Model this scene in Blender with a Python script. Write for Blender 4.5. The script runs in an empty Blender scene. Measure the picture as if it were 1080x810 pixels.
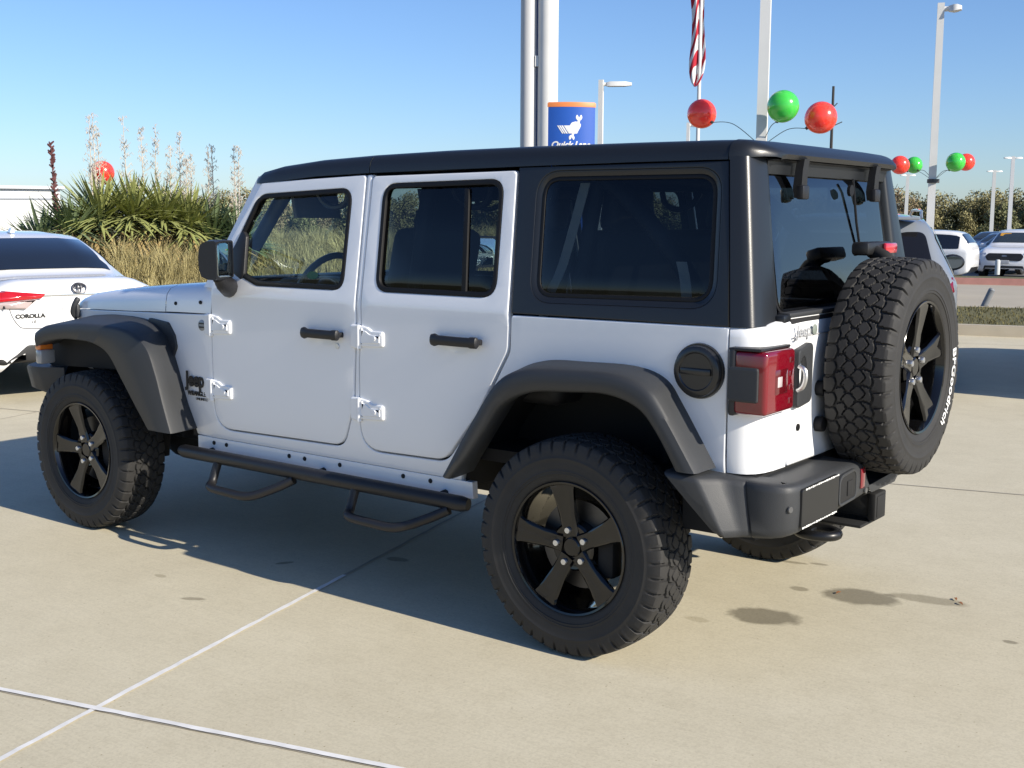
import bpy, bmesh, math, random
from mathutils import Vector, Matrix
from mathutils.geometry import delaunay_2d_cdt
from mathutils.bvhtree import BVHTree
R = math.radians
random.seed(7)
sc = bpy.context.scene
COL = sc.collection

# ------------------------------------------------------------------ camera
cam_d = bpy.data.cameras.new("camera")
cam = bpy.data.objects.new("camera", cam_d)
COL.objects.link(cam)
_C = Vector((2.42773, -4.44645, 1.59182))
_f = Vector((-0.59876671, 0.78935982, -0.13560786))
_r = Vector((0.79632515, 0.60485084, 0.00466022))
_u = Vector((-0.08570112, 0.10519756, 0.99075163))
cam.matrix_world = Matrix(((_r.x, _u.x, -_f.x, _C.x), (_r.y, _u.y, -_f.y, _C.y), (_r.z, _u.z, -_f.z, _C.z), (0, 0, 0, 1)))
cam_d.sensor_width = 36.0
cam_d.lens = 36.0 * 1283.254 / 1080.0
cam_d.clip_start = 0.1
cam_d.clip_end = 6000
sc.camera = cam

# ------------------------------------------------------------------ light
SUN_EL = R(27.5)
SUN_AZ = R(-0.5)                                   # measured from +X towards +Y
sun_dir = Vector((math.cos(SUN_EL) * math.cos(SUN_AZ), math.cos(SUN_EL) * math.sin(SUN_AZ), math.sin(SUN_EL)))
w = bpy.data.worlds.new("World")
sc.world = w
w.use_nodes = True
nt = w.node_tree
for n in list(nt.nodes):
    nt.nodes.remove(n)
sky = nt.nodes.new("ShaderNodeTexSky")
sky.sky_type = 'NISHITA'
sky.sun_disc = False
sky.sun_elevation = SUN_EL
sky.sun_rotation = R(90) - SUN_AZ
sky.altitude = 150
sky.air_density = 1.0
sky.dust_density = 0.35
sky.ozone_density = 3.5
bg = nt.nodes.new("ShaderNodeBackground")
bg.inputs[1].default_value = 0.087
wo = nt.nodes.new("ShaderNodeOutputWorld")
tint = nt.nodes.new("ShaderNodeMix")
tint.data_type = 'RGBA'; tint.blend_type = 'MULTIPLY'; tint.inputs[0].default_value = 1.0
tint.inputs[7].default_value = (0.86, 0.995, 1.25, 1)
nt.links.new(sky.outputs[0], tint.inputs[6])
nt.links.new(tint.outputs[2], bg.inputs[0])
nt.links.new(bg.outputs[0], wo.inputs[0])
sl = bpy.data.lights.new("sun", 'SUN')
sl.energy = 4.9
sl.angle = R(0.5)
sl.color = (1.0, 0.92, 0.79)
so = bpy.data.objects.new("sun", sl)
COL.objects.link(so)
so.rotation_euler = sun_dir.to_track_quat('Z', 'Y').to_euler()
so.location = (20, -2, 20)
sc.view_settings.view_transform = 'Standard'
sc.view_settings.look = 'None'
sc.view_settings.gamma = 1.0
sc.view_settings.use_curve_mapping = False
sc.view_settings.exposure = 0.47
sc.cycles.max_bounces = 10
sc.cycles.transparent_max_bounces = 24
sc.cycles.use_denoising = True
sc.cycles.caustics_reflective = False
sc.cycles.caustics_refractive = False

# ------------------------------------------------------------------ materials
MATS = {}
def mat(name, col, rough=0.5, metal=0.0, coat=0.0, bump=0.0, bscale=200.0, var=0.0, vscale=3.0, spec=0.5, emit=None):
    if name in MATS:
        return MATS[name]
    m = bpy.data.materials.new(name)
    m.use_nodes = True
    t = m.node_tree
    b = t.nodes["Principled BSDF"]
    b.inputs["Base Color"].default_value = (*col, 1)
    b.inputs["Roughness"].default_value = rough
    b.inputs["Metallic"].default_value = metal
    b.inputs["Specular IOR Level"].default_value = spec
    if coat:
        b.inputs["Coat Weight"].default_value = coat
        b.inputs["Coat Roughness"].default_value = 0.03
    if bump or var:
        tc = t.nodes.new("ShaderNodeTexCoord")
    if var:
        nz = t.nodes.new("ShaderNodeTexNoise")
        nz.inputs["Scale"].default_value = vscale
        nz.inputs["Detail"].default_value = 8
        t.links.new(tc.outputs["Object"], nz.inputs["Vector"])
        mx = t.nodes.new("ShaderNodeMix")
        mx.data_type = 'RGBA'
        mx.inputs[6].default_value = (*[max(0, c * (1 - var)) for c in col], 1)
        mx.inputs[7].default_value = (*[min(1, c * (1 + var)) for c in col], 1)
        t.links.new(nz.outputs["Fac"], mx.inputs[0])
        t.links.new(mx.outputs[2], b.inputs["Base Color"])
    if bump:
        n2 = t.nodes.new("ShaderNodeTexNoise")
        n2.inputs["Scale"].default_value = bscale
        n2.inputs["Detail"].default_value = 3
        t.links.new(tc.outputs["Object"], n2.inputs["Vector"])
        bp = t.nodes.new("ShaderNodeBump")
        bp.inputs["Strength"].default_value = bump
        bp.inputs["Distance"].default_value = 0.002
        t.links.new(n2.outputs["Fac"], bp.inputs["Height"])
        t.links.new(bp.outputs["Normal"], b.inputs["Normal"])
    MATS[name] = m
    return m

def glass(name, tint, refl=1.0, ior=1.52):
    if name in MATS:
        return MATS[name]
    m = bpy.data.materials.new(name)
    m.use_nodes = True
    t = m.node_tree
    for n in list(t.nodes):
        t.nodes.remove(n)
    out = t.nodes.new("ShaderNodeOutputMaterial")
    tr = t.nodes.new("ShaderNodeBsdfTransparent")
    tr.inputs[0].default_value = (*tint, 1)
    gl = t.nodes.new("ShaderNodeBsdfGlossy")
    gl.inputs["Roughness"].default_value = 0.01
    gl.inputs["Color"].default_value = (refl, refl, refl, 1)
    fr = t.nodes.new("ShaderNodeFresnel")
    ge = t.nodes.new("ShaderNodeNewGeometry")      # the sheet stands for a pane: same reflection from both faces
    ma = t.nodes.new("ShaderNodeMath"); ma.operation = 'MULTIPLY_ADD'
    ma.inputs[1].default_value = 1.0 / ior - ior; ma.inputs[2].default_value = ior
    t.links.new(ge.outputs["Backfacing"], ma.inputs[0]); t.links.new(ma.outputs[0], fr.inputs[0])
    mx = t.nodes.new("ShaderNodeMixShader")
    t.links.new(fr.outputs[0], mx.inputs[0])
    t.links.new(tr.outputs[0], mx.inputs[1])
    t.links.new(gl.outputs[0], mx.inputs[2])
    t.links.new(mx.outputs[0], out.inputs[0])
    MATS[name] = m
    return m

PAINT = mat("white_paint", (0.86, 0.865, 0.87), 0.42, 0, 1.0, bump=0.035, bscale=28, var=0.018, vscale=2.5)
PLAS = mat("grained_black_plastic", (0.034, 0.036, 0.039), 0.50, 0, 0, bump=0.35, bscale=420, spec=0.45)
TOPM = mat("hardtop_black", (0.013, 0.0145, 0.017), 0.33, 0, 0, bump=0.10, bscale=380, spec=0.5)
SEAL = mat("rubber_seal", (0.008, 0.008, 0.009), 0.55, spec=.25)
PLAS2 = mat("smooth_black_plastic", (0.016, 0.016, 0.018), 0.42, bump=.2, bscale=420, spec=.4)
DARK = mat("cabin_dark", (0.012, 0.012, 0.013), 0.75)
UNDER = mat("underbody_black", (0.010, 0.010, 0.010), 0.8)
TRIM = mat("trim_charcoal", (0.025, 0.025, 0.027), 0.6)
RUB = mat("tyre_rubber", (0.022, 0.021, 0.020), 0.72, 0, 0, bump=0.3, bscale=160, var=0.35, vscale=14)
RIM = mat("gloss_black_rim", (0.004, 0.004, 0.0045), 0.10, 0, 0.4, spec=.4)
STEEL = mat("steel", (0.72, 0.72, 0.72), 0.38, 1.0)
DISC = mat("brake_disc", (0.12, 0.115, 0.11), 0.45, 1.0)
GF = glass("light_glass", (0.78, 0.88, 0.87))
GD = glass("privacy_glass", (0.25, 0.30, 0.33), 0.9, 1.48)
GR = glass("rear_glass", (0.10, 0.12, 0.14), 1.0, 2.1)
WHT = mat("white_print", (0.75, 0.75, 0.73), 0.5)
BLKP = mat("black_print", (0.015, 0.015, 0.015), 0.4)
REDL = mat("red_lens", (0.17, 0.003, 0.011), 0.10, 0, 1.0)
CLRL = mat("clear_lens", (0.55, 0.48, 0.48), 0.15, 0, 1.0)
ORG = mat("amber_lens", (0.75, 0.20, 0.03), 0.2, 0, 1.0)
MIR = mat("mirror_glass", (0.75, 0.85, 0.85), 0.02, 1.0)

# ------------------------------------------------------------------ mesh helpers
def BM():
    return bmesh.new()

def finish(name, bm, m, parent=None, sharp=40, wn=False, recalc=True):
    if recalc:
        bmesh.ops.recalc_face_normals(bm, faces=bm.faces)
    th = R(sharp)
    for e in bm.edges:
        if len(e.link_faces) == 2:
            e.smooth = e.calc_face_angle(0) < th
    for f in bm.faces:
        f.smooth = True
    me = bpy.data.meshes.new(name)
    bm.to_mesh(me)
    bm.free()
    ms = m if isinstance(m, (list, tuple)) else [m]
    for k in ms:
        me.materials.append(k)
    o = bpy.data.objects.new(name, me)
    COL.objects.link(o)
    if parent:
        o.parent = parent
    if wn:
        md = o.modifiers.new("wn", 'WEIGHTED_NORMAL')
        md.keep_sharp = True
    return o

def tag(o, label=None, cat=None, group=None, kind=None):
    if label: o["label"] = label
    if cat: o["category"] = cat
    if group: o["group"] = group
    if kind: o["kind"] = kind
    return o

def thing(name, label, cat, loc=(0, 0, 0), rz=0, group=None):
    o = bpy.data.objects.new(name, None)
    o.empty_display_size = 0.2
    COL.objects.link(o)
    o.location = loc
    o.rotation_euler = (0, 0, rz)
    return tag(o, label, cat, group)

def copy_tree(o, parent=None):
    c = o.copy()
    COL.objects.link(c)
    if parent: c.parent = parent
    for ch in list(o.children):
        copy_tree(ch, c)
    return c

def box(bm, c, s, bev=0.0, rot=None, seg=2):
    g = bmesh.ops.create_cube(bm, size=1.0)
    vs = g["verts"]
    for v in vs:
        v.co = Vector((v.co.x * s[0], v.co.y * s[1], v.co.z * s[2]))
    if bev > 0:
        es = list({e for v in vs for e in v.link_edges})
        r_ = bmesh.ops.bevel(bm, geom=es, offset=bev, segments=seg, affect='EDGES', profile=0.5)
        vs = list({v for f in r_["faces"] for v in f.verts} | {v for v in vs if v.is_valid})
    M = Matrix.Translation(Vector(c))
    if rot is not None: M = M @ rot
    for v in vs:
        v.co = M @ v.co
    return vs

def ring_loft(bm, rings, cap0=True, cap1=True, closed=True):
    V = [[bm.verts.new(p) for p in r] for r in rings]
    n = len(V[0])
    F = []
    for i in range(len(V) - 1):
        for j in range(n if closed else n - 1):
            k = (j + 1) % n
            try:
                F.append(bm.faces.new((V[i][j], V[i][k], V[i + 1][k], V[i + 1][j])))
            except ValueError:
                pass
    if closed and cap0: bm.faces.new(V[0][::-1])
    if closed and cap1: bm.faces.new(V[-1])
    return F

def frame(d):
    d = Vector(d).normalized()
    a = Vector((0, 0, 1)) if abs(d.z) < 0.9 else Vector((1, 0, 0))
    x = d.cross(a).normalized()
    return x, d.cross(x).normalized()

def tube(bm, pts, r, n=10, caps=True):
    pts = [Vector(p) for p in pts]
    rr = r if isinstance(r, (list, tuple)) else [r] * len(pts)
    rings = []
    x = None
    for i, p in enumerate(pts):
        a = pts[max(0, i - 1)]; b = pts[min(len(pts) - 1, i + 1)]
        d = (b - a).normalized()
        if x is None:
            x, y = frame(d)
        else:
            x = (x - d * x.dot(d)).normalized(); y = d.cross(x)
        rings.append([p + (x * math.cos(2 * math.pi * k / n) + y * math.sin(2 * math.pi * k / n)) * rr[i] for k in range(n)])
    ring_loft(bm, rings, caps, caps)

def smooth_path(pts, per=5):
    pts = [Vector(p) for p in pts]
    out = []
    for i in range(len(pts) - 1):
        p0 = pts[max(0, i - 1)]; p1 = pts[i]; p2 = pts[i + 1]; p3 = pts[min(len(pts) - 1, i + 2)]
        for k in range(per):
            t = k / per
            out.append(0.5 * ((2 * p1) + (p2 - p0) * t + (2 * p0 - 5 * p1 + 4 * p2 - p3) * t * t + (3 * p1 - p0 - 3 * p2 + p3) * t ** 3))
    out.append(pts[-1])
    return out

def lathe(bm, prof, n=48, M=None, close=False):
    """profile of (radius, axial) about local Y axis"""
    M = M or Matrix.Identity(4)
    rings = []
    for r_, a in prof:
        rings.append([M @ Vector((r_ * math.cos(2 * math.pi * k / n), a, r_ * math.sin(2 * math.pi * k / n))) for k in range(n)])
    return ring_loft(bm, rings, False, False)

def disc(bm, c, r, d, thick, n=24, r2=None):
    """closed short cylinder at c along direction d"""
    c = Vector(c); d = Vector(d).normalized(); x, y = frame(d)
    r2 = r if r2 is None else r2
    rings = []
    for rad, t in ((r, 0), (r, thick * 0.7), (r2 if r2 != r else r * 0.93, thick)):
        rings.append([c + d * t + (x * math.cos(2 * math.pi * k / n) + y * math.sin(2 * math.pi * k / n)) * rad for k in range(n)])
    ring_loft(bm, rings)

def sphere(bm, c, r, u=24, v=16, sc_=(1, 1, 1)):
    M = Matrix.Translation(Vector(c)) @ Matrix.Diagonal((r * sc_[0], r * sc_[1], r * sc_[2], 1))
    bmesh.ops.create_uvsphere(bm, u_segments=u, v_segments=v, radius=1.0, matrix=M)

def fillet(pts, n=5):
    """pts: (x, z, radius) -> rounded closed polygon"""
    out = []
    N = len(pts)
    for i in range(N):
        p = Vector(pts[i][:2]); r = pts[i][2] if len(pts[i]) > 2 else 0
        if r <= 0:
            out.append(p); continue
        a = Vector(pts[i - 1][:2]); b = Vector(pts[(i + 1) % N][:2])
        da = (a - p); db = (b - p)
        la, lb = da.length, db.length
        da.normalize(); db.normalize()
        ang = da.angle(db)
        t = min(r / math.tan(ang / 2), la * 0.48, lb * 0.48)
        p0 = p + da * t; p1 = p + db * t
        for k in range(n + 1):
            s = k / n
            out.append((1 - s) ** 2 * p0 + 2 * s * (1 - s) * p + s * s * p1)
    return out

def area2(p):
    return sum(p[i - 1][0] * p[i][1] - p[i][0] * p[i - 1][1] for i in range(len(p))) / 2

def offset_poly(p, d):
    """positive d = inwards"""
    s = 1 if area2(p) > 0 else -1
    out = []
    N = len(p)
    for i in range(N):
        a = Vector(p[i - 1]); b = Vector(p[i]); c = Vector(p[(i + 1) % N])
        e1 = (b - a); e2 = (c - b)
        if e1.length < 1e-7: e1 = e2
        if e2.length < 1e-7: e2 = e1
        e1.normalize(); e2.normalize()
        n1 = Vector((-e1.y, e1.x)) * s; n2 = Vector((-e2.y, e2.x)) * s
        m = n1 + n2
        if m.length < 1e-5: m = n1
        m.normalize()
        k = d / max(0.4, m.dot(n1))
        out.append(b + m * k)
    return out

def inside(p, poly):
    c = False
    for i in range(len(poly)):
        a, b = poly[i - 1], poly[i]
        if (a[1] > p[1]) != (b[1] > p[1]) and p[0] < (b[0] - a[0]) * (p[1] - a[1]) / (b[1] - a[1]) + a[0]:
            c = not c
    return c

def dist_poly(p, poly):
    best = 9
    p = Vector(p)
    for i in range(len(poly)):
        a, b = Vector(poly[i - 1]), Vector(poly[i])
        ab = b - a
        t = max(0, min(1, (p - a).dot(ab) / max(1e-9, ab.length_squared)))
        best = min(best, (a + ab * t - p).length)
    return best

def densify(poly, step=0.045):
    out = []
    for i in range(len(poly)):
        a = Vector(poly[i][:2]); b = Vector(poly[(i + 1) % len(poly)][:2])
        n = max(1, int((b - a).length / step))
        out += [a.lerp(b, k / n) for k in range(n)]
    return out

def panel(bm, outline, holes, mapf, bev=0.005, thick=0.03, grid=0.09, kink=None):
    """sheet with rounded rim; mapf(u, v, depth) -> 3d point"""
    if kink:
        outline = densify(outline)
    loops = [(outline, offset_poly(outline, bev))] + [(h, offset_poly(h, -bev)) for h in holes]
    pts = []; edges = []
    for o_, i_ in loops:
        b0 = len(pts)
        pts += [Vector((q[0], q[1])) for q in i_]
        edges += [(b0 + k, b0 + (k + 1) % len(i_)) for k in range(len(i_))]
    if grid:
        xs = [q[0] for q in outline]; zs = [q[1] for q in outline]
        x = min(xs) + grid / 2
        while x < max(xs):
            z = min(zs) + grid / 2
            while z < max(zs):
                if inside((x, z), outline) and not any(inside((x, z), h) for h in holes) and all(dist_poly((x, z), l[0]) > grid * 0.4 for l in loops):
                    pts.append(Vector((x, z)))
                z += grid
            x += grid
        if kink:
            x = min(xs) + .02
            while x < max(xs):
                for z in (kink - .012, kink, kink + .012):
                    if inside((x, z), outline) and not any(inside((x, z), h) for h in holes) and all(dist_poly((x, z), l[0]) > .012 for l in loops):
                        pts.append(Vector((x, z)))
                x += .05
    v2, e2, f2, ov, oe, of = delaunay_2d_cdt(pts, edges, [], 1, 1e-5)
    V = [bm.verts.new(mapf(q.x, q.y, 0.0)) for q in v2]
    for f in f2:
        cx = sum(v2[k].x for k in f) / len(f); cz = sum(v2[k].y for k in f) / len(f)
        if any(inside((cx, cz), l[1]) for l in loops[1:]) or not inside((cx, cz), loops[0][1]):
            continue
        try: bm.faces.new([V[k] for k in f])
        except ValueError: pass
    look = {}
    for k, lst in enumerate(ov):
        for q in lst: look[q] = k
    b0 = 0
    for o_, i_ in loops:
        n = len(i_)
        r0 = [V[look.get(b0 + k, 0)] for k in range(n)]
        r1 = [bm.verts.new(mapf(o_[k][0] * 0.7 + i_[k][0] * 0.3, o_[k][1] * 0.7 + i_[k][1] * 0.3, bev * 0.3)) for k in range(n)]
        r2 = [bm.verts.new(mapf(o_[k][0], o_[k][1], bev)) for k in range(n)]
        r3 = [bm.verts.new(mapf(o_[k][0], o_[k][1], thick)) for k in range(n)]
        for A, B in ((r0, r1), (r1, r2), (r2, r3)):
            for k in range(n):
                j = (k + 1) % n
                vs = [A[k], A[j], B[j], B[k]]
                if len(set(vs)) == 4:
                    try: bm.faces.new(vs)
                    except ValueError: pass
        b0 += n
    return bm

def text_bm(s, size, mapf, ext=0.0, shear=0.0, bold=0.0, align='CENTER', sx=1.0):
    c = bpy.data.curves.new("lettering", 'FONT')
    c.body = s; c.size = size; c.align_x = align; c.align_y = 'CENTER'; c.shear = shear; c.offset = bold
    c.resolution_u = 3
    o = bpy.data.objects.new("lettering", c)
    COL.objects.link(o)
    dg = bpy.context.evaluated_depsgraph_get()
    me = bpy.data.meshes.new_from_object(o.evaluated_get(dg))
    bm = BM()
    bm.from_mesh(me)
    bpy.data.objects.remove(o); bpy.data.curves.remove(c); bpy.data.meshes.remove(me)
    if ext:
        r_ = bmesh.ops.extrude_face_region(bm, geom=list(bm.faces))
        for v in [g for g in r_["geom"] if isinstance(g, bmesh.types.BMVert)]:
            v.co.z += ext
    for v in bm.verts:
        v.co = mapf(v.co.x * sx, v.co.y, v.co.z)
    return bm

# ================================================================== SETTING
def ground_mat():
    m = bpy.data.materials.new("concrete_slab"); m.use_nodes = True
    t = m.node_tree; b = t.nodes["Principled BSDF"]; L = t.links
    tc = t.nodes.new("ShaderNodeTexCoord")
    def noise(scale, detail=6, rough=0.6):
        n = t.nodes.new("ShaderNodeTexNoise"); n.inputs["Scale"].default_value = scale
        n.inputs["Detail"].default_value = detail; n.inputs["Roughness"].default_value = rough
        L.new(tc.outputs["Object"], n.inputs["Vector"]); return n
    def ramp(src, stops):
        r_ = t.nodes.new("ShaderNodeValToRGB")
        el = r_.color_ramp.elements
        while len(el) > 1: el.remove(el[-1])
        el[0].position = stops[0][0]; el[0].color = (*stops[0][1], 1)
        for p, c in stops[1:]:
            e = el.new(p); e.color = (*c, 1)
        L.new(src, r_.inputs[0]); return r_
    def mul(a, b_, fac=1.0):
        x = t.nodes.new("ShaderNodeMix"); x.data_type = 'RGBA'; x.blend_type = 'MULTIPLY'; x.inputs[0].default_value = fac
        L.new(a, x.inputs[6]); L.new(b_, x.inputs[7]); return x.outputs[2]
    big = ramp(noise(0.7, 7).outputs["Fac"], [(0.3, (0.575, 0.52, 0.380)), (0.52, (0.605, 0.55, 0.405)), (0.7, (0.64, 0.585, 0.44))])
    mid = ramp(noise(4.5, 9, 0.7).outputs["Fac"], [(0.3, (0.93, 0.925, 0.915)), (0.6, (1, 1, 1))])
    fine = ramp(noise(130, 4, 0.7).outputs["Fac"], [(0.3, (0.87, 0.86, 0.85)), (0.5, (1, 1, 1)), (0.75, (1.0, 1.0, 1.0))])
    c = mul(mul(big.outputs[0], mid.outputs[0]), fine.outputs[0])
    # broom streaks along one direction
    mp = t.nodes.new("ShaderNodeMapping"); mp.inputs["Rotation"].default_value = (0, 0, R(-15)); mp.inputs["Scale"].default_value = (3, 60, 1)
    L.new(tc.outputs["Object"], mp.inputs[0])
    ns = t.nodes.new("ShaderNodeTexNoise"); ns.inputs["Scale"].default_value = 1.5; ns.inputs["Detail"].default_value = 3
    L.new(mp.outputs[0], ns.inputs["Vector"])
    c = mul(c, ramp(ns.outputs["Fac"], [(0.3, (0.95, 0.95, 0.95)), (0.6, (1, 1, 1))]).outputs[0])
    vo = t.nodes.new("ShaderNodeTexVoronoi"); vo.inputs["Scale"].default_value = 19
    L.new(tc.outputs["Object"], vo.inputs["Vector"])
    c = mul(c, ramp(vo.outputs["Distance"], [(0.035, (0.55, 0.5, 0.42)), (0.075, (1, 1, 1))]).outputs[0], 0.8)
    v3 = t.nodes.new("ShaderNodeTexVoronoi"); v3.inputs["Scale"].default_value = 110
    L.new(tc.outputs["Object"], v3.inputs["Vector"])
    c = mul(c, ramp(v3.outputs["Color"], [(0.2, (0.91, 0.905, 0.90)), (0.6, (1, 1, 1))]).outputs[0], 0.8)
    # damp stains and small oil spots, each with its own outline
    wob = noise(9, 3)
    sep = t.nodes.new("ShaderNodeSeparateXYZ"); L.new(tc.outputs["Object"], sep.inputs[0])
    def math_(op, a, b_=None):
        n = t.nodes.new("ShaderNodeMath"); n.operation = op
        for i, v in enumerate((a, b_)):
            if v is None: continue
            if isinstance(v, (int, float)): n.inputs[i].default_value = v
            else: L.new(v, n.inputs[i])
        return n.outputs[0]
    for (cx, cy, rx, ry, rot, k) in ((0.373, -0.051, 0.16, 0.115, 20, 0.44), (0.585, 0.44, 0.18, 0.12, 15, 0.46), (0.83, 0.58, 0.19, 0.06, 10, 0.64), (0.335, 0.385, 0.045, 0.035, 0, 0.6),
                                     (0.18, -0.25, 0.06, 0.035, 0, 0.82), (0.12, 0.75, 0.10, 0.02, 10, 0.6), (0.25, 0.80, 0.05, 0.02, 10, 0.6), (-1.62, -1.32, 0.06, 0.02, 30, 0.6),
                                     (-1.72, -0.72, 0.05, 0.02, 60, 0.55), (-1.35, -0.35, 0.07, 0.035, 10, 0.6), (1.25, 0.25, 0.03, 0.02, 0, 0.55), (-2.0, -1.2, 0.04, 0.02, 0, .75)):
        ca, sa = math.cos(R(rot)), math.sin(R(rot))
        dx = math_('SUBTRACT', sep.outputs[0], cx); dy = math_('SUBTRACT', sep.outputs[1], cy)
        u = math_('DIVIDE', math_('ADD', math_('MULTIPLY', dx, ca), math_('MULTIPLY', dy, sa)), rx)
        v = math_('DIVIDE', math_('SUBTRACT', math_('MULTIPLY', dy, ca), math_('MULTIPLY', dx, sa)), ry)
        d = math_('SQRT', math_('ADD', math_('MULTIPLY', u, u), math_('MULTIPLY', v, v)))
        d = math_('ADD', d, math_('MULTIPLY', math_('SUBTRACT', wob.outputs["Fac"], 0.5), 0.7))
        rm = ramp(d, [(0.72, (k, k * 0.985, k * 0.95)), (1.02, (1, 1, 1))])
        c = mul(c, rm.outputs[0])
    L.new(c, b.inputs["Base Color"])
    b.inputs["Roughness"].default_value = 0.85
    b.inputs["Specular IOR Level"].default_value = 0.25
    bp = t.nodes.new("ShaderNodeBump"); bp.inputs["Strength"].default_value = 0.25; bp.inputs["Distance"].default_value = 0.003
    L.new(fine.outputs[0], bp.inputs["Height"]); L.new(bp.outputs[0], b.inputs["Normal"])
    return m

def sheet(name, pts, z, m, kind="structure"):
    bm = BM()
    bm.faces.new([bm.verts.new((p[0], p[1], z)) for p in pts])
    o = finish(name, bm, m)
    return tag(o, kind=kind)

E1 = Vector((0.961, 0.276)); N1 = Vector((-0.276, 0.961))      # kerb line direction and its normal
def gp(s, n):
    p = E1 * s + N1 * n
    return (p.x, p.y)

GRASSG = mat("lawn", (0.115, 0.105, 0.035), 0.9, var=0.45, vscale=1.3, bump=0.6, bscale=40)
FIELD = mat("field_grass", (0.135, 0.125, 0.05), 0.95, var=0.35, vscale=0.2)
sheet("ground", [(-2500, -2500), (2500, -2500), (2500, 2500), (-2500, 2500)], -0.45, FIELD)
CONC = ground_mat()
sheet("concrete_lot", [gp(-12.5, -60), gp(60, -60), gp(60, 13.0), gp(-12.5, 13.0)], 0.0, CONC)
ROADM = mat("road_concrete", (0.40, 0.355, 0.275), 0.9, var=0.15, vscale=0.8)
sheet("service_road", [gp(-90, 17.2), gp(90, 17.2), gp(90, 27.3), gp(-90, 27.3)], 0.0, ROADM)
sheet("far_parking_lot", [gp(-90, 33.5), gp(90, 33.5), gp(90, 95), gp(-90, 95)], -0.40, mat("far_asphalt", (0.16, 0.155, 0.15), 0.9, var=0.15, vscale=0.5))

def strip_prism(name, s0, s1, n0, n1, z0, z1, m, bev=0.02):
    bm = BM()
    a, b_, c, d = gp(s0, n0), gp(s1, n0), gp(s1, n1), gp(s0, n1)
    lo = [bm.verts.new((*p, z0)) for p in (a, b_, c, d)]
    hi = [bm.verts.new((*p, z1)) for p in (a, b_, c, d)]
    bm.faces.new(hi)
    for k in range(4):
        bm.faces.new((lo[k], lo[(k + 1) % 4], hi[(k + 1) % 4], hi[k]))
    if bev:
        es = [e for e in bm.edges if all(v.co.z > z1 - 1e-4 for v in e.verts)]
        bmesh.ops.bevel(bm, geom=es, offset=bev, segments=2, affect='EDGES')
    return tag(finish(name, bm, m), kind="structure")
KERBM = mat("kerb_concrete", (0.46, 0.41, 0.32), 0.9, var=0.2, vscale=2.5)
strip_prism("kerb", -12.3, 60, 13.0, 13.16, -0.02, 0.15, KERBM)
strip_prism("grass_strip", -90, 90, 13.165, 17.0, -0.02, 0.135, GRASSG, 0.0)
strip_prism("kerb", -90, 90, 17.005, 17.15, -0.02, 0.14, KERBM)
strip_prism("painted_kerb", -90, 90, 27.3, 27.46, -0.02, 0.16, mat("red_kerb_paint", (0.47, 0.23, 0.19), 0.8, var=0.25, vscale=4))
bm = BM()
for k in range(20):
    pass
rows = [(27.465, .14), (29.0, .14), (31.0, -.02), (33.0, -.34), (34.2, -.385), (34.2, -.46)]
V_ = [[bm.verts.new((*gp(-90 + 9 * k, n), z)) for k in range(21)] for n, z in rows]
for a_, b_ in zip(V_, V_[1:]):
    for k in range(20): bm.faces.new((a_[k], a_[k + 1], b_[k + 1], b_[k]))
tag(finish("grass_verge", bm, GRASSG), kind="structure")

def blades(bm, p, h, w_, lean, az, bend=0.3):
    d = Vector((math.cos(az), math.sin(az), 0)); s = Vector((-d.y, d.x, 0)) * w_ * 0.5
    p = Vector(p)
    m1 = p + d * lean * h * 0.45 + Vector((0, 0, h * 0.6))
    tip = p + d * lean * h * (1.0 + bend) + Vector((0, 0, h * (1 - 0.25 * lean * bend)))
    v = [bm.verts.new(q) for q in (p - s, p + s, m1 + s * 0.8, m1 - s * 0.8, tip)]
    bm.faces.new(v[:4]); bm.faces.new((v[3], v[2], v[4]))

# short grass on the two verges near enough to show
bm = BM()
for _ in range(9000):
    s = random.uniform(-6, 6); n = random.uniform(13.2, 16.95)
    x, y = gp(s, n)
    blades(bm, (x, y, 0.13), random.uniform(0.02, 0.06), 0.012, random.uniform(0.2, 0.9), random.uniform(0, 6.28))
tag(finish("grass", bm, mat("grass_blades", (0.15, 0.13, 0.045), 0.9, var=0.6, vscale=0.9), recalc=False), kind="stuff")

# joints in the concrete: two sealed with white compound, the others bare saw cuts
SEALANT = mat("joint_sealant", (0.74, 0.73, 0.70), 0.7, var=0.28, vscale=14)
CUT = mat("saw_cut", (0.37, 0.33, 0.26), 0.95, var=0.2, vscale=8)
JEDGE = mat("joint_edge", (0.36, 0.33, 0.27), 0.95, var=0.3, vscale=9)
def joint(name, a, b_, width, z, m, jag=0.0):
    bm = BM()
    a = Vector(a); b_ = Vector(b_); L_ = (b_ - a).length; d = (b_ - a) / L_; n = Vector((-d.y, d.x))
    N = max(2, int(L_ / 0.06)) if jag else 2
    prev = None
    for k in range(N + 1):
        c = a + d * L_ * k / N
        w0 = width / 2 + random.uniform(-jag, jag); w1 = width / 2 + random.uniform(-jag, jag)
        cur = (bm.verts.new((*(c + n * w0), z)), bm.verts.new((*(c - n * w1), z)))
        if prev: bm.faces.new((prev[0], prev[1], cur[1], cur[0]))
        prev = cur
    return tag(finish(name, bm, m), kind="structure")
J0 = Vector((-0.934, -2.253))
dA = Vector((-0.262, 0.965)).normalized(); dB = Vector((0.968, 0.250)).normalized()
joint("pavement_joint", J0 - dA * 3.0, J0 + dA * 1.62, 0.022, 0.004, SEALANT, 0.0025)
joint("pavement_joint", J0 + dA * 1.62, J0 + dA * 15.5, 0.014, 0.003, CUT, 0.003)
joint("pavement_joint", J0 - dB * 6, J0 + dB * 6, 0.023, 0.006, SEALANT, 0.002)
joint("pavement_joint", J0 - dB * 6 + dA * .001, J0 + dB * 6 + dA * .001, 0.030, 0.002, JEDGE, 0.002)
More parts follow.
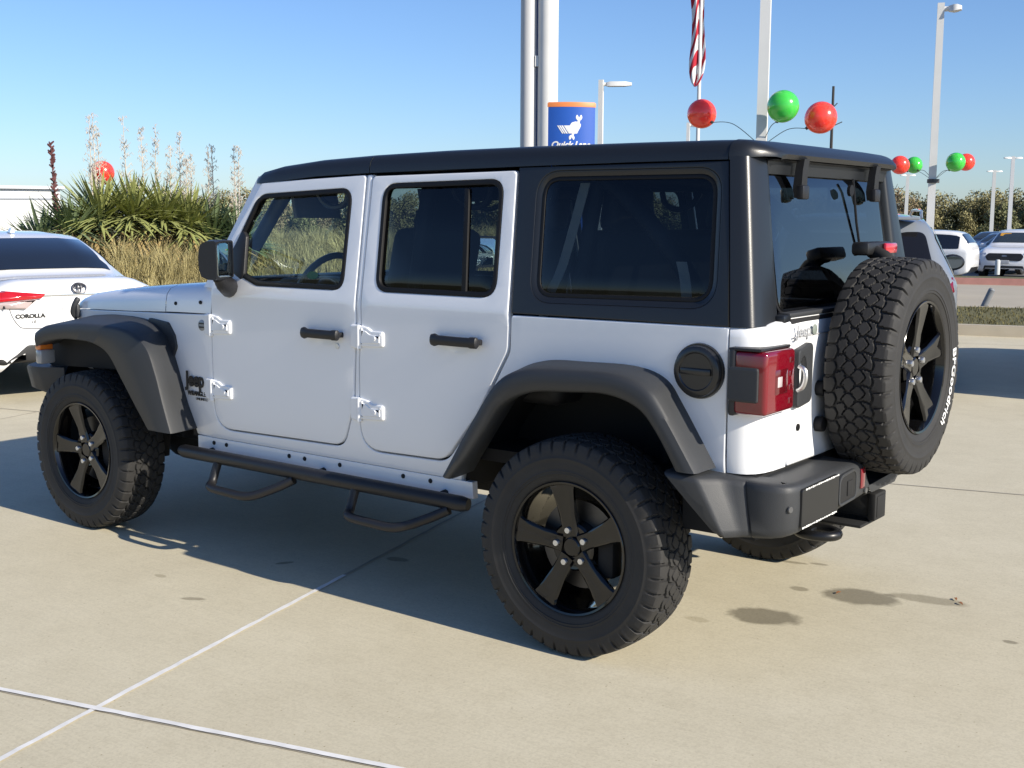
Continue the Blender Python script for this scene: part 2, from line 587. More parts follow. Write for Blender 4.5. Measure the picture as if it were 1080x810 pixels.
for k in (1, 2, 3):
    joint("pavement_joint", J0 + dA * 4.6 * k - dB * 9, J0 + dA * 4.6 * k + dB * 20, 0.012, 0.003, CUT)
for k in (-2, -1, 1, 2, 3):
    joint("pavement_joint", J0 + dB * 4.6 * k - dA * 8, J0 + dB * 4.6 * k + dA * 15.4, 0.010, 0.002, CUT)

# ------------------------------------------------------------------ planting bed, left
def bed_h(x, y):
    d = max(0.0, min(1.0, (-12.9 - x) / 4.5))
    e = max(0.0, min(1.0, (y - 2.0) / 3.0)) * max(0.0, min(1.0, (30 - y) / 6.0)) * max(0.0, min(1.0, (x + 32) / 8.0))
    return 0.75 * d * d * (3 - 2 * d) * e + 0.04 * math.sin(x * 1.7) * math.sin(y * 1.3) * d
bm = BM()
NX, NY = 40, 60
G = [[bm.verts.new((-34 + 21.5 * i / NX, 0 + 32 * j / NY, -0.05 + bed_h(-34 + 21.5 * i / NX, 32 * j / NY))) for j in range(NY + 1)] for i in range(NX + 1)]
for i in range(NX):
    for j in range(NY):
        bm.faces.new((G[i][j], G[i + 1][j], G[i + 1][j + 1], G[i][j + 1]))
tag(finish("planting_bed", bm, mat("dry_soil_grass", (0.17, 0.14, 0.07), 0.95, var=0.4, vscale=1.5)), kind="structure")
# feathery ornamental grass in clumps: nobody could count it
MUHLY = mat("feather_grass", (0.40, 0.34, 0.155), 0.9, var=0.45, vscale=0.7)
bm = BM()
for _ in range(1150):
    x = random.uniform(-19.5, -12.9); y = random.uniform(2.5, 24)
    if x < -16.6 and 7.5 < y < 13: 
        if random.random() < 0.8: continue
    z = bed_h(x, y) - 0.03
    H = random.uniform(0.40, 0.70) * (1.15 if x < -15 else 0.85)
    for k in range(38):
        a = random.uniform(0, 6.28); rr = random.uniform(0, 0.16)
        blades(bm, (x + rr * math.cos(a), y + rr * math.sin(a), z), H * random.uniform(0.6, 1.05), 0.012, random.uniform(0.15, 0.75), a + random.uniform(-.4, .4), 0.5)
tag(finish("ornamental_grass", bm, MUHLY, recalc=False), kind="stuff")

YL = mat("yucca_leaf", (0.30, 0.325, 0.11), 0.55, var=0.55, vscale=1.6)
YL2 = mat("yucca_leaf_blue", (0.19, 0.25, 0.13), 0.55, var=0.5, vscale=1.6)
YD = mat("yucca_dry_leaf", (0.36, 0.26, 0.11), 0.9, var=0.4, vscale=2)
YS = mat("flower_stalk", (0.52, 0.47, 0.40), 0.9, var=0.2, vscale=4)
YR = mat("red_stalk", (0.13, 0.05, 0.05), 0.9)
def yleaf(bm, c, az, el, L_, w_, droop):
    d = Vector((math.cos(az) * math.cos(el), math.sin(az) * math.cos(el), math.sin(el)))
    s = Vector((-math.sin(az), math.cos(az), 0))
    up = s.cross(d)
    prof = [(0.06, 0.7), (0.35, 1.0), (0.7, 0.75), (1.0, 0.03)]
    prev = None
    for t, wv in prof:
        p = Vector(c) + d * L_ * t - Vector((0, 0, droop * L_ * t * t))
        q = [bm.verts.new(p - s * w_ * wv * .5), bm.verts.new(p - up * w_ * 0.18 * wv), bm.verts.new(p + s * w_ * wv * .5)]
        if prev:
            bm.faces.new((prev[0], prev[1], q[1], q[0])); bm.faces.new((prev[1], prev[2], q[2], q[1]))
        prev = q
def stalk(bm, p, h, lean, red=False):
    p = Vector(p); top = p + Vector((lean * 0.3, lean, h))
    tube(bm, [p, p.lerp(top, 0.5), top], [0.018, 0.011, 0.005] if not red else [.024, .018, .009], 6)
    for k in range(52 if not red else 90):
        t = random.uniform(0.35, 1.0) if not red else random.uniform(0.3, 1.0)
        q = p.lerp(top, t); a = random.uniform(0, 6.28)
        l_ = (0.20 * (1.05 - t) + 0.05) * random.uniform(0.5, 1.1) if not red else 0.06
        e = q + Vector((math.cos(a) * l_, math.sin(a) * l_, l_ * 0.8))
        tube(bm, [q, e], [0.0045, 0.0035] if not red else [.02, .014], 4)
        if not red:
            for j in range(2):
                g = q.lerp(e, random.uniform(0.4, 1.0))
                tube(bm, [g, g + Vector((random.uniform(-.03, .03), random.uniform(-.03, .03), -0.04))], [0.004, 0.006], 4)
def yucca(x, y, R_, Hc, nl, stalks, label, leafm, red=None):
    z = bed_h(x, y) - 0.03
    t = thing("yucca_plant", label, "plant", (x, y, z), 0, "yucca plants on the planting bed")
    bm = BM(); bd = BM()
    for k in range(nl):
        az = random.uniform(0, 6.28); el = math.asin(random.uniform(-0.15, 1.0)) * 0.95
        yleaf(bm, (0, 0, Hc + random.uniform(-.1, .1)), az, el, R_ * random.uniform(0.75, 1.1), 0.062, random.uniform(0.0, 0.16) if el > 0.3 else 0.22)
    for k in range(nl // 2):
        az = random.uniform(0, 6.28); el = random.uniform(-1.2, -0.3)
        yleaf(bd, (0, 0, Hc * random.uniform(0.6, 1.0)), az, el, R_ * random.uniform(0.5, 0.8), 0.06, 0.12)
    finish("leaf_rosette", bm, leafm, t, recalc=False)
    finish("dry_leaf_skirt", bd, YD, t, recalc=False)
    bt = BM(); tube(bt, [(0, 0, -.05), (0, 0, Hc)], [0.14, 0.10], 10); finish("trunk", bt, YD, t)
    for (dx, dy, h, ln) in stalks:
        bs = BM(); stalk(bs, (dx, dy, Hc * 0.8), h, ln); finish("flower_stalk", bs, YS, t)
    if red:
        bs = BM(); stalk(bs, (red[0], red[1], Hc * 0.8), red[2], red[3], True); finish("flower_stalk", bs, YR, t)
ST = lambda *a: list(a)
def SK(*hs):
    return [(random.uniform(-.15, .15), dy, h, random.uniform(-.05, .05)) for dy, h in hs]
YP = [  # x, y, leaf length, crown height, leaves, stalks
    (-17.9, 8.15, 0.95, 0.30, 190, [], "leftmost low blue green yucca in the clump, nearest the white building", YL2, None),
    (-17.6, 8.60, 1.00, 0.55, 220, [], "yucca with the single dark red flower stalk leaning left", YL2, (0.0, -0.30, 1.75, -0.06)),
    (-17.4, 9.05, 1.10, 0.78, 260, SK((-.15, 2.1), (.0, 2.15), (.12, 1.9)), "tall yellow green yucca with three pale stalks close together, left of the red balloon", YL, None),
    (-17.1, 9.55, 1.10, 0.80, 260, SK((-.1, 2.05), (.25, 1.85)), "large yellow green yucca right behind the lone red balloon", YL, None),
    (-16.9, 10.07, 1.10, 0.74, 260, SK((-.15, 2.0), (.12, 1.6), (.35, 1.9)), "broad yucca with three spaced pale stalks, right of the lone red balloon", YL, None),
    (-16.7, 10.50, 1.05, 0.62, 240, SK((-.1, 1.55), (.2, 1.6)), "yucca between the tall clump and the dark blue green rosette, with two short stalks", YL, None),
    (-16.5, 10.90, 1.05, 0.50, 220, SK((-.05, 1.85), (.05, 1.9)), "dark blue green yucca whose two stalks stand almost together, right of the clump's middle", YL2, None),
    (-16.3, 11.33, 1.00, 0.45, 210, SK((-.05, 2.0), (.1, 2.0)), "blue green yucca with the tallest pale stalk pair, last before the windscreen", YL2, None),
]
for y_ in YP: yucca(*y_)

# ------------------------------------------------------------------ trees on the horizon
LEAFS = [mat("foliage_olive", (0.27, 0.245, 0.115), 0.9, var=0.5, vscale=0.6), mat("foliage_green", (0.19, 0.195, 0.09), 0.9, var=0.5, vscale=0.6), mat("foliage_brown", (0.30, 0.235, 0.14), 0.9, var=0.45, vscale=0.6)]
BARK = mat("bark", (0.10, 0.085, 0.07), 0.95)
def crown_bm(seed, h, wd, n):
    rnd = random.Random(seed)
    bm = BM()
    lobes = [(rnd.uniform(-.6, .6) * wd, rnd.uniform(-.6, .6) * wd, h * rnd.uniform(0.12, 0.82), wd * rnd.uniform(0.35, 0.62)) for _ in range(11)]
    for k in range(n):
        lx, ly, lz, lr = lobes[rnd.randrange(len(lobes))]
        v = Vector((rnd.gauss(0, 1), rnd.gauss(0, 1), rnd.gauss(0, 0.85)))
        v = v.normalized() * lr * rnd.random() ** 0.45
        p = Vector((lx, ly, lz)) + v
        s = rnd.uniform(0.06, 0.15)
        q = Matrix.Rotation(rnd.uniform(0, 6.28), 3, Vector((rnd.gauss(0, 1), rnd.gauss(0, 1), rnd.gauss(0, 1))).normalized())
        vs = [bm.verts.new(p + q @ Vector(c)) for c in ((-s, -s * .6, 0), (s, -s * .5, 0), (s * .7, s * .7, 0.1 * s), (-s * .8, s * .5, 0))]
        bm.faces.new(vs)
    return bm
def trunk_bm(seed, h, wd):
    rnd = random.Random(seed)
    bm = BM()
    tube(bm, [(0, 0, -0.1), (0.1, 0, h * .3), (0.0, .1, h * .75)], [0.17, 0.13, 0.05], 7)
    for k in range(6):
        a = rnd.uniform(0, 6.28); z0 = h * rnd.uniform(.2, .6)
        tube(bm, [(0.05, 0.03, z0), (math.cos(a) * wd * .35, math.sin(a) * wd * .35, z0 + h * .18), (math.cos(a) * wd * .7, math.sin(a) * wd * .7, z0 + h * .32)], [0.07, 0.05, 0.02], 5)
    return bm
protos = []
for k, (h, wd, n, mi) in enumerate(((6.2, 2.6, 4200, 0), (5.4, 2.3, 4000, 1), (6.8, 2.4, 2600, 2), (5.0, 2.8, 4200, 0))):
    kind = ("olive green", "dark green", "thin brownish", "broad pale olive")[k]
    t = thing("tree", "%s tree standing in the far tree line" % kind, "tree", (0, 0, 0), 0, "trees of the far tree line")
    finish("crown", crown_bm(k + 11, h, wd, n), LEAFS[mi], t, recalc=False)
    finish("trunk", trunk_bm(k + 31, h, wd), BARK, t)
    protos.append(t)
cnt = 0
for k in range(96):
    px = 180 + 960 * k / 95.0 + random.uniform(-6, 6)
    D_ = random.uniform(128, 165)
    v = _f + _r * ((px - 540) / 1283.25)
    v = Vector((v.x, v.y)).normalized()
    pi_ = random.choice((0, 1, 1, 2, 3, 0))
    t = protos[pi_] if (k < 4 and False) else copy_tree(protos[pi_])
    s = random.uniform(0.70, 1.0) * (1.10 if px > 1030 else 1.0)
    t.location = (_C.x + v.x * D_, _C.y + v.y * D_, -0.47)
    t.rotation_euler = (0, 0, random.uniform(0, 6.28))
    t.scale = (s, s, s)
for t in protos:
    for ch in list(t.children): bpy.data.objects.remove(ch)
    bpy.data.objects.remove(t)
# scrub behind the car, seen through its windows

# ================================================================== THE SUV
suv = thing("offroad_suv", "white four door off-road suv with black hardtop and a spare tyre on its tailgate", "suv")

def softplus(x, k):
    if x / k > 30: return x
    return k * math.log1p(math.exp(max(-40, x / k)))
def hw(x, z):
    h = 0.79 - 0.010 * ((z - 1.0) / 0.45) ** 2 * (1 if z < 1.0 else 0)
    h -= 0.196 * softplus(z - 1.235, 0.006)
    h -= 0.10 * softplus(0.70 - z, 0.02)
    if x < -2.1:
        h -= 0.150 * ((-2.1 - x) / 1.3) ** 1.2
    return h
def smap(s, off=0.0):
    return lambda x, z, d: Vector((x, s * (hw(x, z) + off - d), z))
SIDES = (-1, 1)

def side_panel(name, outline, holes, m, parent, off=0.0, bev=0.005, thick=0.03, grid=0.09, sharp=50, sides=SIDES):
    out = []
    for s in sides:
        bm = BM()
        panel(bm, outline, holes, smap(s, off), bev, thick, grid, kink=1.235)
        out.append(finish(name, bm, m, parent, sharp, wn=True))
    return out

# door and opening outlines (x, z, corner radius), traced in the side plane
FD = fillet([(-2.105, 1.285, .03), (-2.105, 0.60, .11), (-1.262, 0.614, .10), (-1.188, 0.80, .10), (-1.168, 1.17, .10), (-1.197, 1.768, .02), (-1.850, 1.744, .03), (-2.02, 1.475, .03)], 7)
RD = fillet([(-1.137, 1.16, .1), (-1.151, 1.0, .1), (-1.155, 0.612, .11), (-0.690, 0.622, .12), (-0.520, 0.822, .15), (-0.425, 0.985, .12), (-0.365, 1.09, .09), (-0.361, 1.185, .04), (-0.404, 1.771, .02), (-1.160, 1.762, .02)], 7)
FW = fillet([(-1.855, 1.690, .10), (-1.268, 1.714, .07), (-1.252, 1.283, .06), (-1.80, 1.283, .10), (-1.985, 1.345, .06), (-1.985, 1.44, .03)], 7)
RW = fillet([(-1.092, 1.728, .07), (-0.462, 1.739, .07), (-0.434, 1.286, .07), (-1.066, 1.286, .07)], 7)
# body side of the tub with the door openings cut out of its outline
gap = 0.0045
tub = [(0.557, 0.735), (0.560, 1.232), (-0.350, 1.226)]
tub_pts = [(0.557, 0.735, 0), (0.560, 1.232, 0), (-0.352, 1.226, .012), (-0.356, 1.087, .09), (-0.417, 0.980, .12), (-0.513, 0.817, .15), (-0.685, 0.6165, .12), (-1.160, 0.607, .115), (-1.156, 1.0, .1), (-1.142, 1.16, .1), (-1.165, 1.766, 0),
           (-1.192, 1.766, 0), (-1.163, 1.17, .1), (-1.183, 0.80, .1), (-1.259, 0.609, .1), (-2.110, 0.595, .115), (-2.110, 1.138, 0),
           (-3.40, 1.092, .02), (-3.41, 1.02, 0), (-2.75, 1.02, .1), (-2.46, 0.94, .1), (-2.30, 0.60, .03), (-2.28, 0.548, 0), (-0.62, 0.548, 0), (-0.60, 0.60, .05), (-0.45, 0.85, .1), (-0.28, 1.01, .1), (0.24, 1.02, .1), (0.37, 0.92, .1), (0.46, 0.735, 0)]
TUB = fillet(tub_pts, 7)
side_panel("body_side", TUB, [], PAINT, suv, 0, 0.006, 0.03, 0.09)
inner = BM()
for s in SIDES:
    panel(inner, offset_poly(fillet([(0.557, 0.72, 0), (0.557, 1.20, 0), (-2.1, 1.20, 0), (-2.1, 0.56, 0), (-0.66, 0.56, 0), (-0.45, 0.88, 0), (-0.28, 1.03, 0), (0.26, 1.03, 0), (0.40, 0.90, 0), (0.47, 0.735, 0)], 1), 0.0), [], smap(s, -0.034), 0.002, 0.02, 0.12)
finish("cabin_liner", inner, DARK, suv)

# doors with their windows, seals, handles and hinges
def door(name, outl, win, hand, hinges, gm, sfx):
    for s in SIDES:
        bm = BM(); panel(bm, offset_poly(outl, .0012), [win], smap(s, 0.002), 0.006, 0.03, 0.09, kink=1.235)
        d = finish(name, bm, PAINT, suv, 50, wn=True)
        b2 = BM(); panel(b2, win, [offset_poly(win, 0.020)], smap(s, 0.0035), 0.004, 0.022, 0.0)
        finish("window_seal", b2, SEAL, d)
        b3 = BM(); panel(b3, offset_poly(win, 0.017), [], smap(s, -0.010), 0.001, 0.002, 0.15)
        finish("window_glass", b3, gm, d)
        b4 = BM(); panel(b4, offset_poly(outl, 0.03), [offset_poly(win, -0.006)], smap(s, -0.036), 0.003, 0.02, 0.0)
        finish("door_trim", b4, DARK, d)
        hx, hz, hl = hand
        bh = BM()
        y = s * hw(hx, hz)
        rings = []
        for t, rr, yo in [(a_, b_ * 1.18, c_) for a_, b_, c_ in ((-0.5, .010, .03), (-0.47, .019, .036), (-0.40, .022, .038), (-0.30, .0165, .042), (0.1, .0165, .045), (0.34, .0165, .044), (0.37, .019, .042), (0.48, .019, .038), (0.5, .012, .034))]:
            c = Vector((hx + t * hl, y + s * yo, hz))
            rings.append([c + Vector((0, math.cos(a) * rr * .62, math.sin(a) * rr)) for a in [2 * math.pi * k / 14 for k in range(14)]])
        ring_loft(bh, rings)
        for t in (-0.40, 0.42):
            box(bh, (hx + t * hl, y + s * .018, hz), (0.03, 0.04, 0.022), .004)
        finish("door_handle", bh, PLAS2, d)
        bc = BM()
        n = 26
        ctr = bc.verts.new((hx - .02 * 0, y + s * .0025, hz - .004))
        cup = [bc.verts.new((hx + math.cos(2 * math.pi * k / n) * .075, s * (hw(hx, hz) + .0045), hz - .006 + math.sin(2 * math.pi * k / n) * .045)) for k in range(n)]
        for k in range(n): bc.faces.new((ctr, cup[k], cup[(k + 1) % n]))
        finish("handle_cup", bc, PAINT, d)
        for (x0, z0, up) in hinges:
            b5 = BM()
            yy = s * (hw(x0 + .06, z0) + 0.004)
            # tapered strap, its foot towards the pillar, and a pin barrel
            prof = fillet([(x0 + .018, z0 + .050, .008), (x0 + .060, z0 + .044, .02), (x0 + .085, z0 + .030, .02), (x0 + .150, z0 + .030, .012), (x0 + .150, z0 - .034, .012), (x0 + .018, z0 - .040, .008)], 4)
            panel(b5, prof, [], lambda x, z, dd, s=s: Vector((x, s * (hw(x, z) + .013 - dd * 1.4), z)), 0.006, 0.012, 0)
            panel(b5, offset_poly(prof, 0.016), [], lambda x, z, dd, s=s: Vector((x, s * (hw(x, z) + .017 - dd), z)), 0.003, 0.006, 0)
            panel(b5, fillet([(x0 - .040, z0 + .052, .01), (x0 + .010, z0 + .052, .004), (x0 + .010, z0 - .052, .004), (x0 - .040, z0 - .045, .01)], 3), [], lambda x, z, dd, s=s: Vector((x, s * (hw(x, z) + .012 - dd * 1.4), z)), 0.006, 0.011, 0)
            tube(b5, [(x0 + .012, yy + s * .006, z0 - .048), (x0 + .012, yy + s * .006, z0 + .05)], .011, 12)
            hg = finish("hinge", b5, PAINT, suv, wn=True)
            b6 = BM()
            disc(b6, (x0 + .105, s * (hw(x0, z0) + .0165), z0), .010, (0, s, 0), .004, 6)
            finish("hinge_bolt", b6, PAINT, hg)
        yield s, d
front_doors = dict(door("front_door", FD, FW, (-1.350, 1.096, 0.225), [(-2.112, 1.088, 0), (-2.118, 0.783, 0)], GF, "f"))
rear_doors = dict(door("rear_door", RD, RW, (-0.605, 1.113, 0.240), [(-1.155, 1.093, 0), (-1.160, 0.785, 0)], GD, "r"))
for s in SIDES:
    bm = BM()
    panel(bm, [(-0.655, 1.705), (-0.632, 1.705), (-0.585, 1.305), (-0.608, 1.305)], [], smap(s, 0.0), 0.002, 0.02, 0)
    finish("window_divider", bm, SEAL, rear_doors[s])
    # black sail patch at the foot of the mirror
    bm = BM(); panel(bm, fillet([(-1.99, 1.43, .01), (-1.975, 1.34, .02), (-1.90, 1.305, .02), (-1.885, 1.33, .02), (-1.90, 1.50, .02), (-1.93, 1.53, .01)], 4), [], smap(s, 0.006), 0.003, 0.02, 0)
    finish("sail_patch", bm, PLAS2, front_doors[s])
    if s < 0:
        bm = BM(); disc(bm, (-1.279, -hw(-1.28, 1.046) - .002, 1.046), .0125, (0, -1, 0), .004, 20); finish("key_lock", bm, STEEL, front_doors[s])
        bm = BM()
        for k in range(24):
            pass
        n = 22
        c0 = bm.verts.new((-1.452, -hw(-1.45, 1.345) + .006, 1.340))
        rg = [bm.verts.new((-1.452 + .036 * math.cos(2 * math.pi * k / n), -hw(-1.45, 1.34 + .017 * math.sin(2 * math.pi * k / n)) + .006, 1.34 + .017 * math.sin(2 * math.pi * k / n))) for k in range(n)]
        for k in range(n): bm.faces.new((c0, rg[k], rg[(k + 1) % n]))
        finish("window_oval", bm, mat("oval_green", (0.010, 0.045, 0.006), 0.2), front_doors[s])  # small dark green oval just inside the door's outer face

# sill strip with bolts below the doors
for s in SIDES:
    bm = BM(); panel(bm, [(-2.26, 0.480), (-2.26, 0.5475), (-0.56, 0.5475), (-0.555, 0.480)], [], lambda x, z, d, s=s: Vector((x, s * (0.765 - d), z)), 0.003, 0.03, 0)
    st = finish("sill_strip", bm, PAINT, suv, wn=True)
    bm = BM()
    for bx in (-2.14, -2.05, -1.62, -1.52, -1.30, -0.93, -0.78): disc(bm, (bx, s * .765, 0.524), .010, (0, s, 0), .004, 10)
    finish("sill_bolt", bm, UNDER, st)

# A pillars, windscreen, cowl, hood
for s in SIDES:
    bm = BM()
    rings = []
    for t in (0, .5, 1):
        x = -2.135 + t * (-1.852 + 2.135); z = 1.262 + t * (1.772 - 1.262)
        y = hw(-2.0, z) - 0.004
        rings.append([Vector((x - .055, s * (y - .035), z)), Vector((x - .035, s * (y - .006), z)), Vector((x + .040, s * y, z)), Vector((x + .040, s * (y - .05), z)), Vector((x - .02, s * (y - .07), z))])
    ring_loft(bm, rings)
    finish("windscreen_pillar", bm, PAINT, suv)
bm = BM()
panel(bm, [(-0.66, 0), (0.66, 0), (0.60, 1), (-0.60, 1)], [], lambda u, v, d: Vector((-2.165 + v * 0.30 - 0.03 * math.cos(u * 2.2), u, 1.272 + v * 0.505)), .002, .004, .2)
finish("windscreen", bm, GF, suv)
bm = BM(); ring_loft(bm, [[Vector((-1.86, y, z)) for z in (1.765, 1.795)] + [Vector((-1.80, y, z)) for z in (1.80, 1.765)] for y in (-.63, .63)]); finish("windscreen_header", bm, PAINT, suv)

def hood_ring(x, zs, zt, n=8, drop=0.0):
    h = hw(x, zs)
    half = [(1.0, 0.0), (0.995, 0.35), (0.985, 0.60), (0.955, 0.80), (0.90, 0.905), (0.80, 0.955), (0.5, 0.985), (0.0, 1.0)]
    L_ = [Vector((x, -h * a, zs + (zt - zs) * b_)) for a, b_ in half]
    return L_ + [Vector((p.x, -p.y, p.z)) for p in L_[-2::-1]]
bm = BM()
ring_loft(bm, [hood_ring(x, zs, zt) for x, zs, zt in ((-3.405, 1.093, 1.105), (-3.40, 1.094, 1.140), (-3.37, 1.096, 1.165), (-3.28, 1.101, 1.190), (-3.1, 1.106, 1.215), (-2.8, 1.116, 1.245), (-2.492, 1.130, 1.270))], closed=False)
finish("hood", bm, PAINT, suv, 60)
bm = BM()
ring_loft(bm, [hood_ring(x, zs, zt) for x, zs, zt in ((-2.487, 1.131, 1.270), (-2.3, 1.137, 1.283), (-2.1075, 1.141, 1.293))], closed=False)
cw = finish("cowl", bm, PAINT, suv, 60)
bm = BM()
for x, z in ((-2.40, 1.175), (-2.19, 1.190)):
    for s in SIDES: disc(bm, (x, s * (hw(x, z) - .004), z), .009, (0, s, 0), .006, 12)
finish("cowl_bolt", bm, SEAL, cw)
bm = BM()
box(bm, (-2.20, 0, 1.283), (0.16, 1.25, 0.03), .01)
finish("wiper_cowl", bm, PLAS, suv)
for s in SIDES:                                    # rubber hood latch
    bm = BM()
    y = hw(-3.35, 1.1)
    tube(bm, smooth_path([(-3.395, s * (y + .002), 1.045), (-3.40, s * (y + .022), 1.075), (-3.385, s * (y + .022), 1.115), (-3.372, s * (y + .006), 1.155)], 4), [.016] * 12 + [.010], 8)
    box(bm, (-3.385, s * (y + .012), 1.085), (.045, .02, .07), .006)
    finish("hood_latch", bm, PLAS, suv)
# grille with seven slots and two round lamps
bm = BM()
slots = []
for k in range(7):
    c = (k - 3) * 0.098
    slots.append(fillet([(c - .03, .80, .012), (c + .03, .80, .012), (c + .03, 1.06, .012), (c - .03, 1.06, .012)], 3))
slots += [[Vector((sx * .475 + .088 * math.cos(a), .955 + .088 * math.sin(a))) for a in [2 * math.pi * k / 24 for k in range(24)]] for sx in (-1, 1)]
panel(bm, fillet([(-.60, .76, .04), (.60, .76, .04), (.63, 1.09, .05), (-.63, 1.09, .05)], 4), slots, lambda u, v, d: Vector((-3.425 + d + .05 * u * u + (v - .76) * .05, u, v)), .008, .05, 0)
gr = finish("grille", bm, PAINT, suv, wn=True)
bm = BM(); box(bm, (-3.355, 0, .92), (.02, 1.16, .32)); finish("grille_mesh", bm, UNDER, gr)
for s in SIDES:
    bm = BM(); disc(bm, (-3.37, s * .475, .955), .086, (-1, 0, 0), .03, 24, .06); finish("headlight", bm, CLRL, suv)

# ------------------------------------------------------------------ hardtop
HT = fillet([(-0.352, 1.2325, 0), (0.560, 1.2325, 0), (0.487, 1.786, 0), (-0.398, 1.782, 0)], 1)
SW = fillet([(-0.283, 1.742, .075), (0.446, 1.742, .075), (0.480, 1.310, .075), (-0.252, 1.300, .075)], 8)
SWo = offset_poly(SW, -0.022)
for s in SIDES:
    bm = BM(); panel(bm, HT, [SWo], smap(s, 0.0), 0.005, 0.03, 0.09)
    h = finish("hardtop_side", bm, TOPM, suv, 50, wn=True)
    bm = BM(); panel(bm, SWo, [SW], lambda x, z, d, s=s: Vector((x, s * (hw(x, z) - .001 - max(0, dist_poly((x, z), SWo)) * .45 - d), z)), 0.002, 0.03, 0)
    finish("window_recess", bm, TOPM, h)
    bm = BM(); panel(bm, offset_poly(SW, -0.001), [offset_poly(SW, .014)], smap(s, -0.009), 0.003, 0.02, 0)
    finish("window_seal", bm, SEAL, h)
    bm = BM(); panel(bm, offset_poly(SW, .010), [], smap(s, -0.0125), 0.001, 0.002, .15)
    finish("window_glass", bm, GD, h)
# rear corners of the top, from the seam round to the rear glass
def interp(a, b, t): return a + (b - a) * t
CB = [(.564, .789), (.602, .784), (.624, .777), (.635, .767), (.641, .752), (.646, .70), (.648, .63), (.646, .60), (.640, .588), (.625, .572), (.600, .565)]
CT = [(.491, .683), (.522, .679), (.538, .674), (.548, .666), (.553, .653), (.560, .61), (.566, .565), (.566, .552), (.563, .546), (.556, .540), (.535, .537)]
for s in SIDES:
    bm = BM(); rings = []
    for k in range(8):
        t = k / 7.0
        z = 1.234 + t * (1.800 - 1.234)
        rings.append([Vector((interp(a[0], b_[0], t), s * interp(a[1], b_[1], t), z)) for j, (a, b_) in enumerate(zip(CB, CT))])
    rings.append([p + Vector((-.004, -s * .004, .0)) * 2 + Vector((0, 0, .0)) for p in rings[-1]])
    ring_loft(bm, rings, closed=False)
    finish("hardtop_corner", bm, TOPM, suv, 60)
# roof: front panels and rear shell
def roof_ring(x, zd, zt, sc_=1.0, hdrop=0.0):
    h = hw(x, zd) * sc_
    half = [(1.0, 0.0), (1.002, .012), (0.998, .30), (0.985, .58), (0.962, .80), (0.92, .905), (0.84, .955), (0.6, .985), (0.3, .997), (0.0, 1.0)]
    L_ = [Vector((x, -h * a + 0, zd + (zt - zd) * b_)) for a, b_ in half]
    L_[0] = L_[0] + Vector((0, .02, 0))
    return L_ + [Vector((p.x, -p.y, p.z)) for p in L_[-2::-1]]
bm = BM()
ring_loft(bm, [roof_ring(x, zd, zt, k) for x, zd, zt, k in ((-1.892, 1.738, 1.762, .985), (-1.885, 1.740, 1.786, .992), (-1.855, 1.737, 1.803, 1), (-1.75, 1.745, 1.823, 1.002), (-1.5, 1.764, 1.845, 1.002), (-1.182, 1.773, 1.858, 1.002))], closed=False)
finish("roof_panel", bm, TOPM, suv, 60)
bm = BM()
rr = [roof_ring(x, zd, zt, k) for x, zd, zt, k in ((-1.178, 1.773, 1.858, 1.002), (-.8, 1.778, 1.866, 1.002), (-.404, 1.783, 1.869, 1.003), (.1, 1.788, 1.868, 1.003), (.40, 1.789, 1.866, 1.002), (.484, 1.789, 1.864, 1.0))]
ring_loft(bm, rr, closed=False)
finish("roof_shell", bm, TOPM, suv, 60)
# rear roof edge and lip above the glass
bm = BM()
def lip_ring(x, zt, zb, ymax):
    half = [(1.0, 0.0), (1.0, .35), (.985, .65), (.955, .86), (.90, .95), (.6, .99), (0.0, 1.0)]
    L_ = [Vector((x, -ymax * a, zb + (zt - zb) * b_)) for a, b_ in half]
    return L_ + [Vector((p.x, -p.y, p.z)) for p in L_[-2::-1]]
ring_loft(bm, [lip_ring(.4865, 1.8642, 1.789, .682), lip_ring(.525, 1.861, 1.792, .677), lip_ring(.556, 1.852, 1.797, .655), lip_ring(.585, 1.838, 1.800, .615), lip_ring(.608, 1.824, 1.800, .57), lip_ring(.616, 1.812, 1.796, .545), lip_ring(.606, 1.796, 1.786, .535)], closed=False)
lo = lip_ring(.606, 1.796, 1.786, .535)
finish("roof_lip", bm, TOPM, suv, 60)
bm = BM()
ring_loft(bm, [[Vector((.600, y, 1.793)), Vector((.572, y, 1.788)), Vector((.567, y, 1.745)), Vector((.545, y, 1.745)), Vector((.52, y, 1.80))] for y in (-.56, -.3, 0, .3, .56)])
finish("rear_header", bm, TOPM, suv)
# liftglass and its hinges
GL = fillet([(-.552, 1.272, .05), (.552, 1.272, .05), (.535, 1.757, .06), (-.535, 1.757, .06)], 6)
rx = lambda z: .638 - (z - 1.27) * .155
bm = BM(); panel(bm, GL, [], lambda u, v, d: Vector((rx(v) - d - .03 * u * u, u, v)), .002, .004, .12)
lg = finish("rear_glass", bm, GR, suv)
bm = BM(); panel(bm, offset_poly(GL, -.012), [offset_poly(GL, .022)], lambda u, v, d: Vector((rx(v) - .004 - d - .03 * u * u, u, v)), .002, .02, 0)
finish("glass_frit", bm, SEAL, lg)
for y in (-.345, .345):
    bm = BM()
    path = [(.585, 1.805), (.606, 1.800), (.600, 1.76), (.596, 1.70), (.592, 1.665)]
    rings = []
    for (x, z), ww, th in zip(path, (.020, .024, .024, .026, .018), (.012, .014, .014, .016, .010)):
        rings.append([Vector((x + a * th, y + b_ * ww, z)) for a, b_ in ((-1, -1), (1, -.9), (1, .9), (-1, 1))])
    ring_loft(bm, rings); box(bm, (.607, y, 1.685), (.03, .058, .05), .008)
    finish("glass_hinge", bm, PLAS2, suv, 30)
bm = BM()
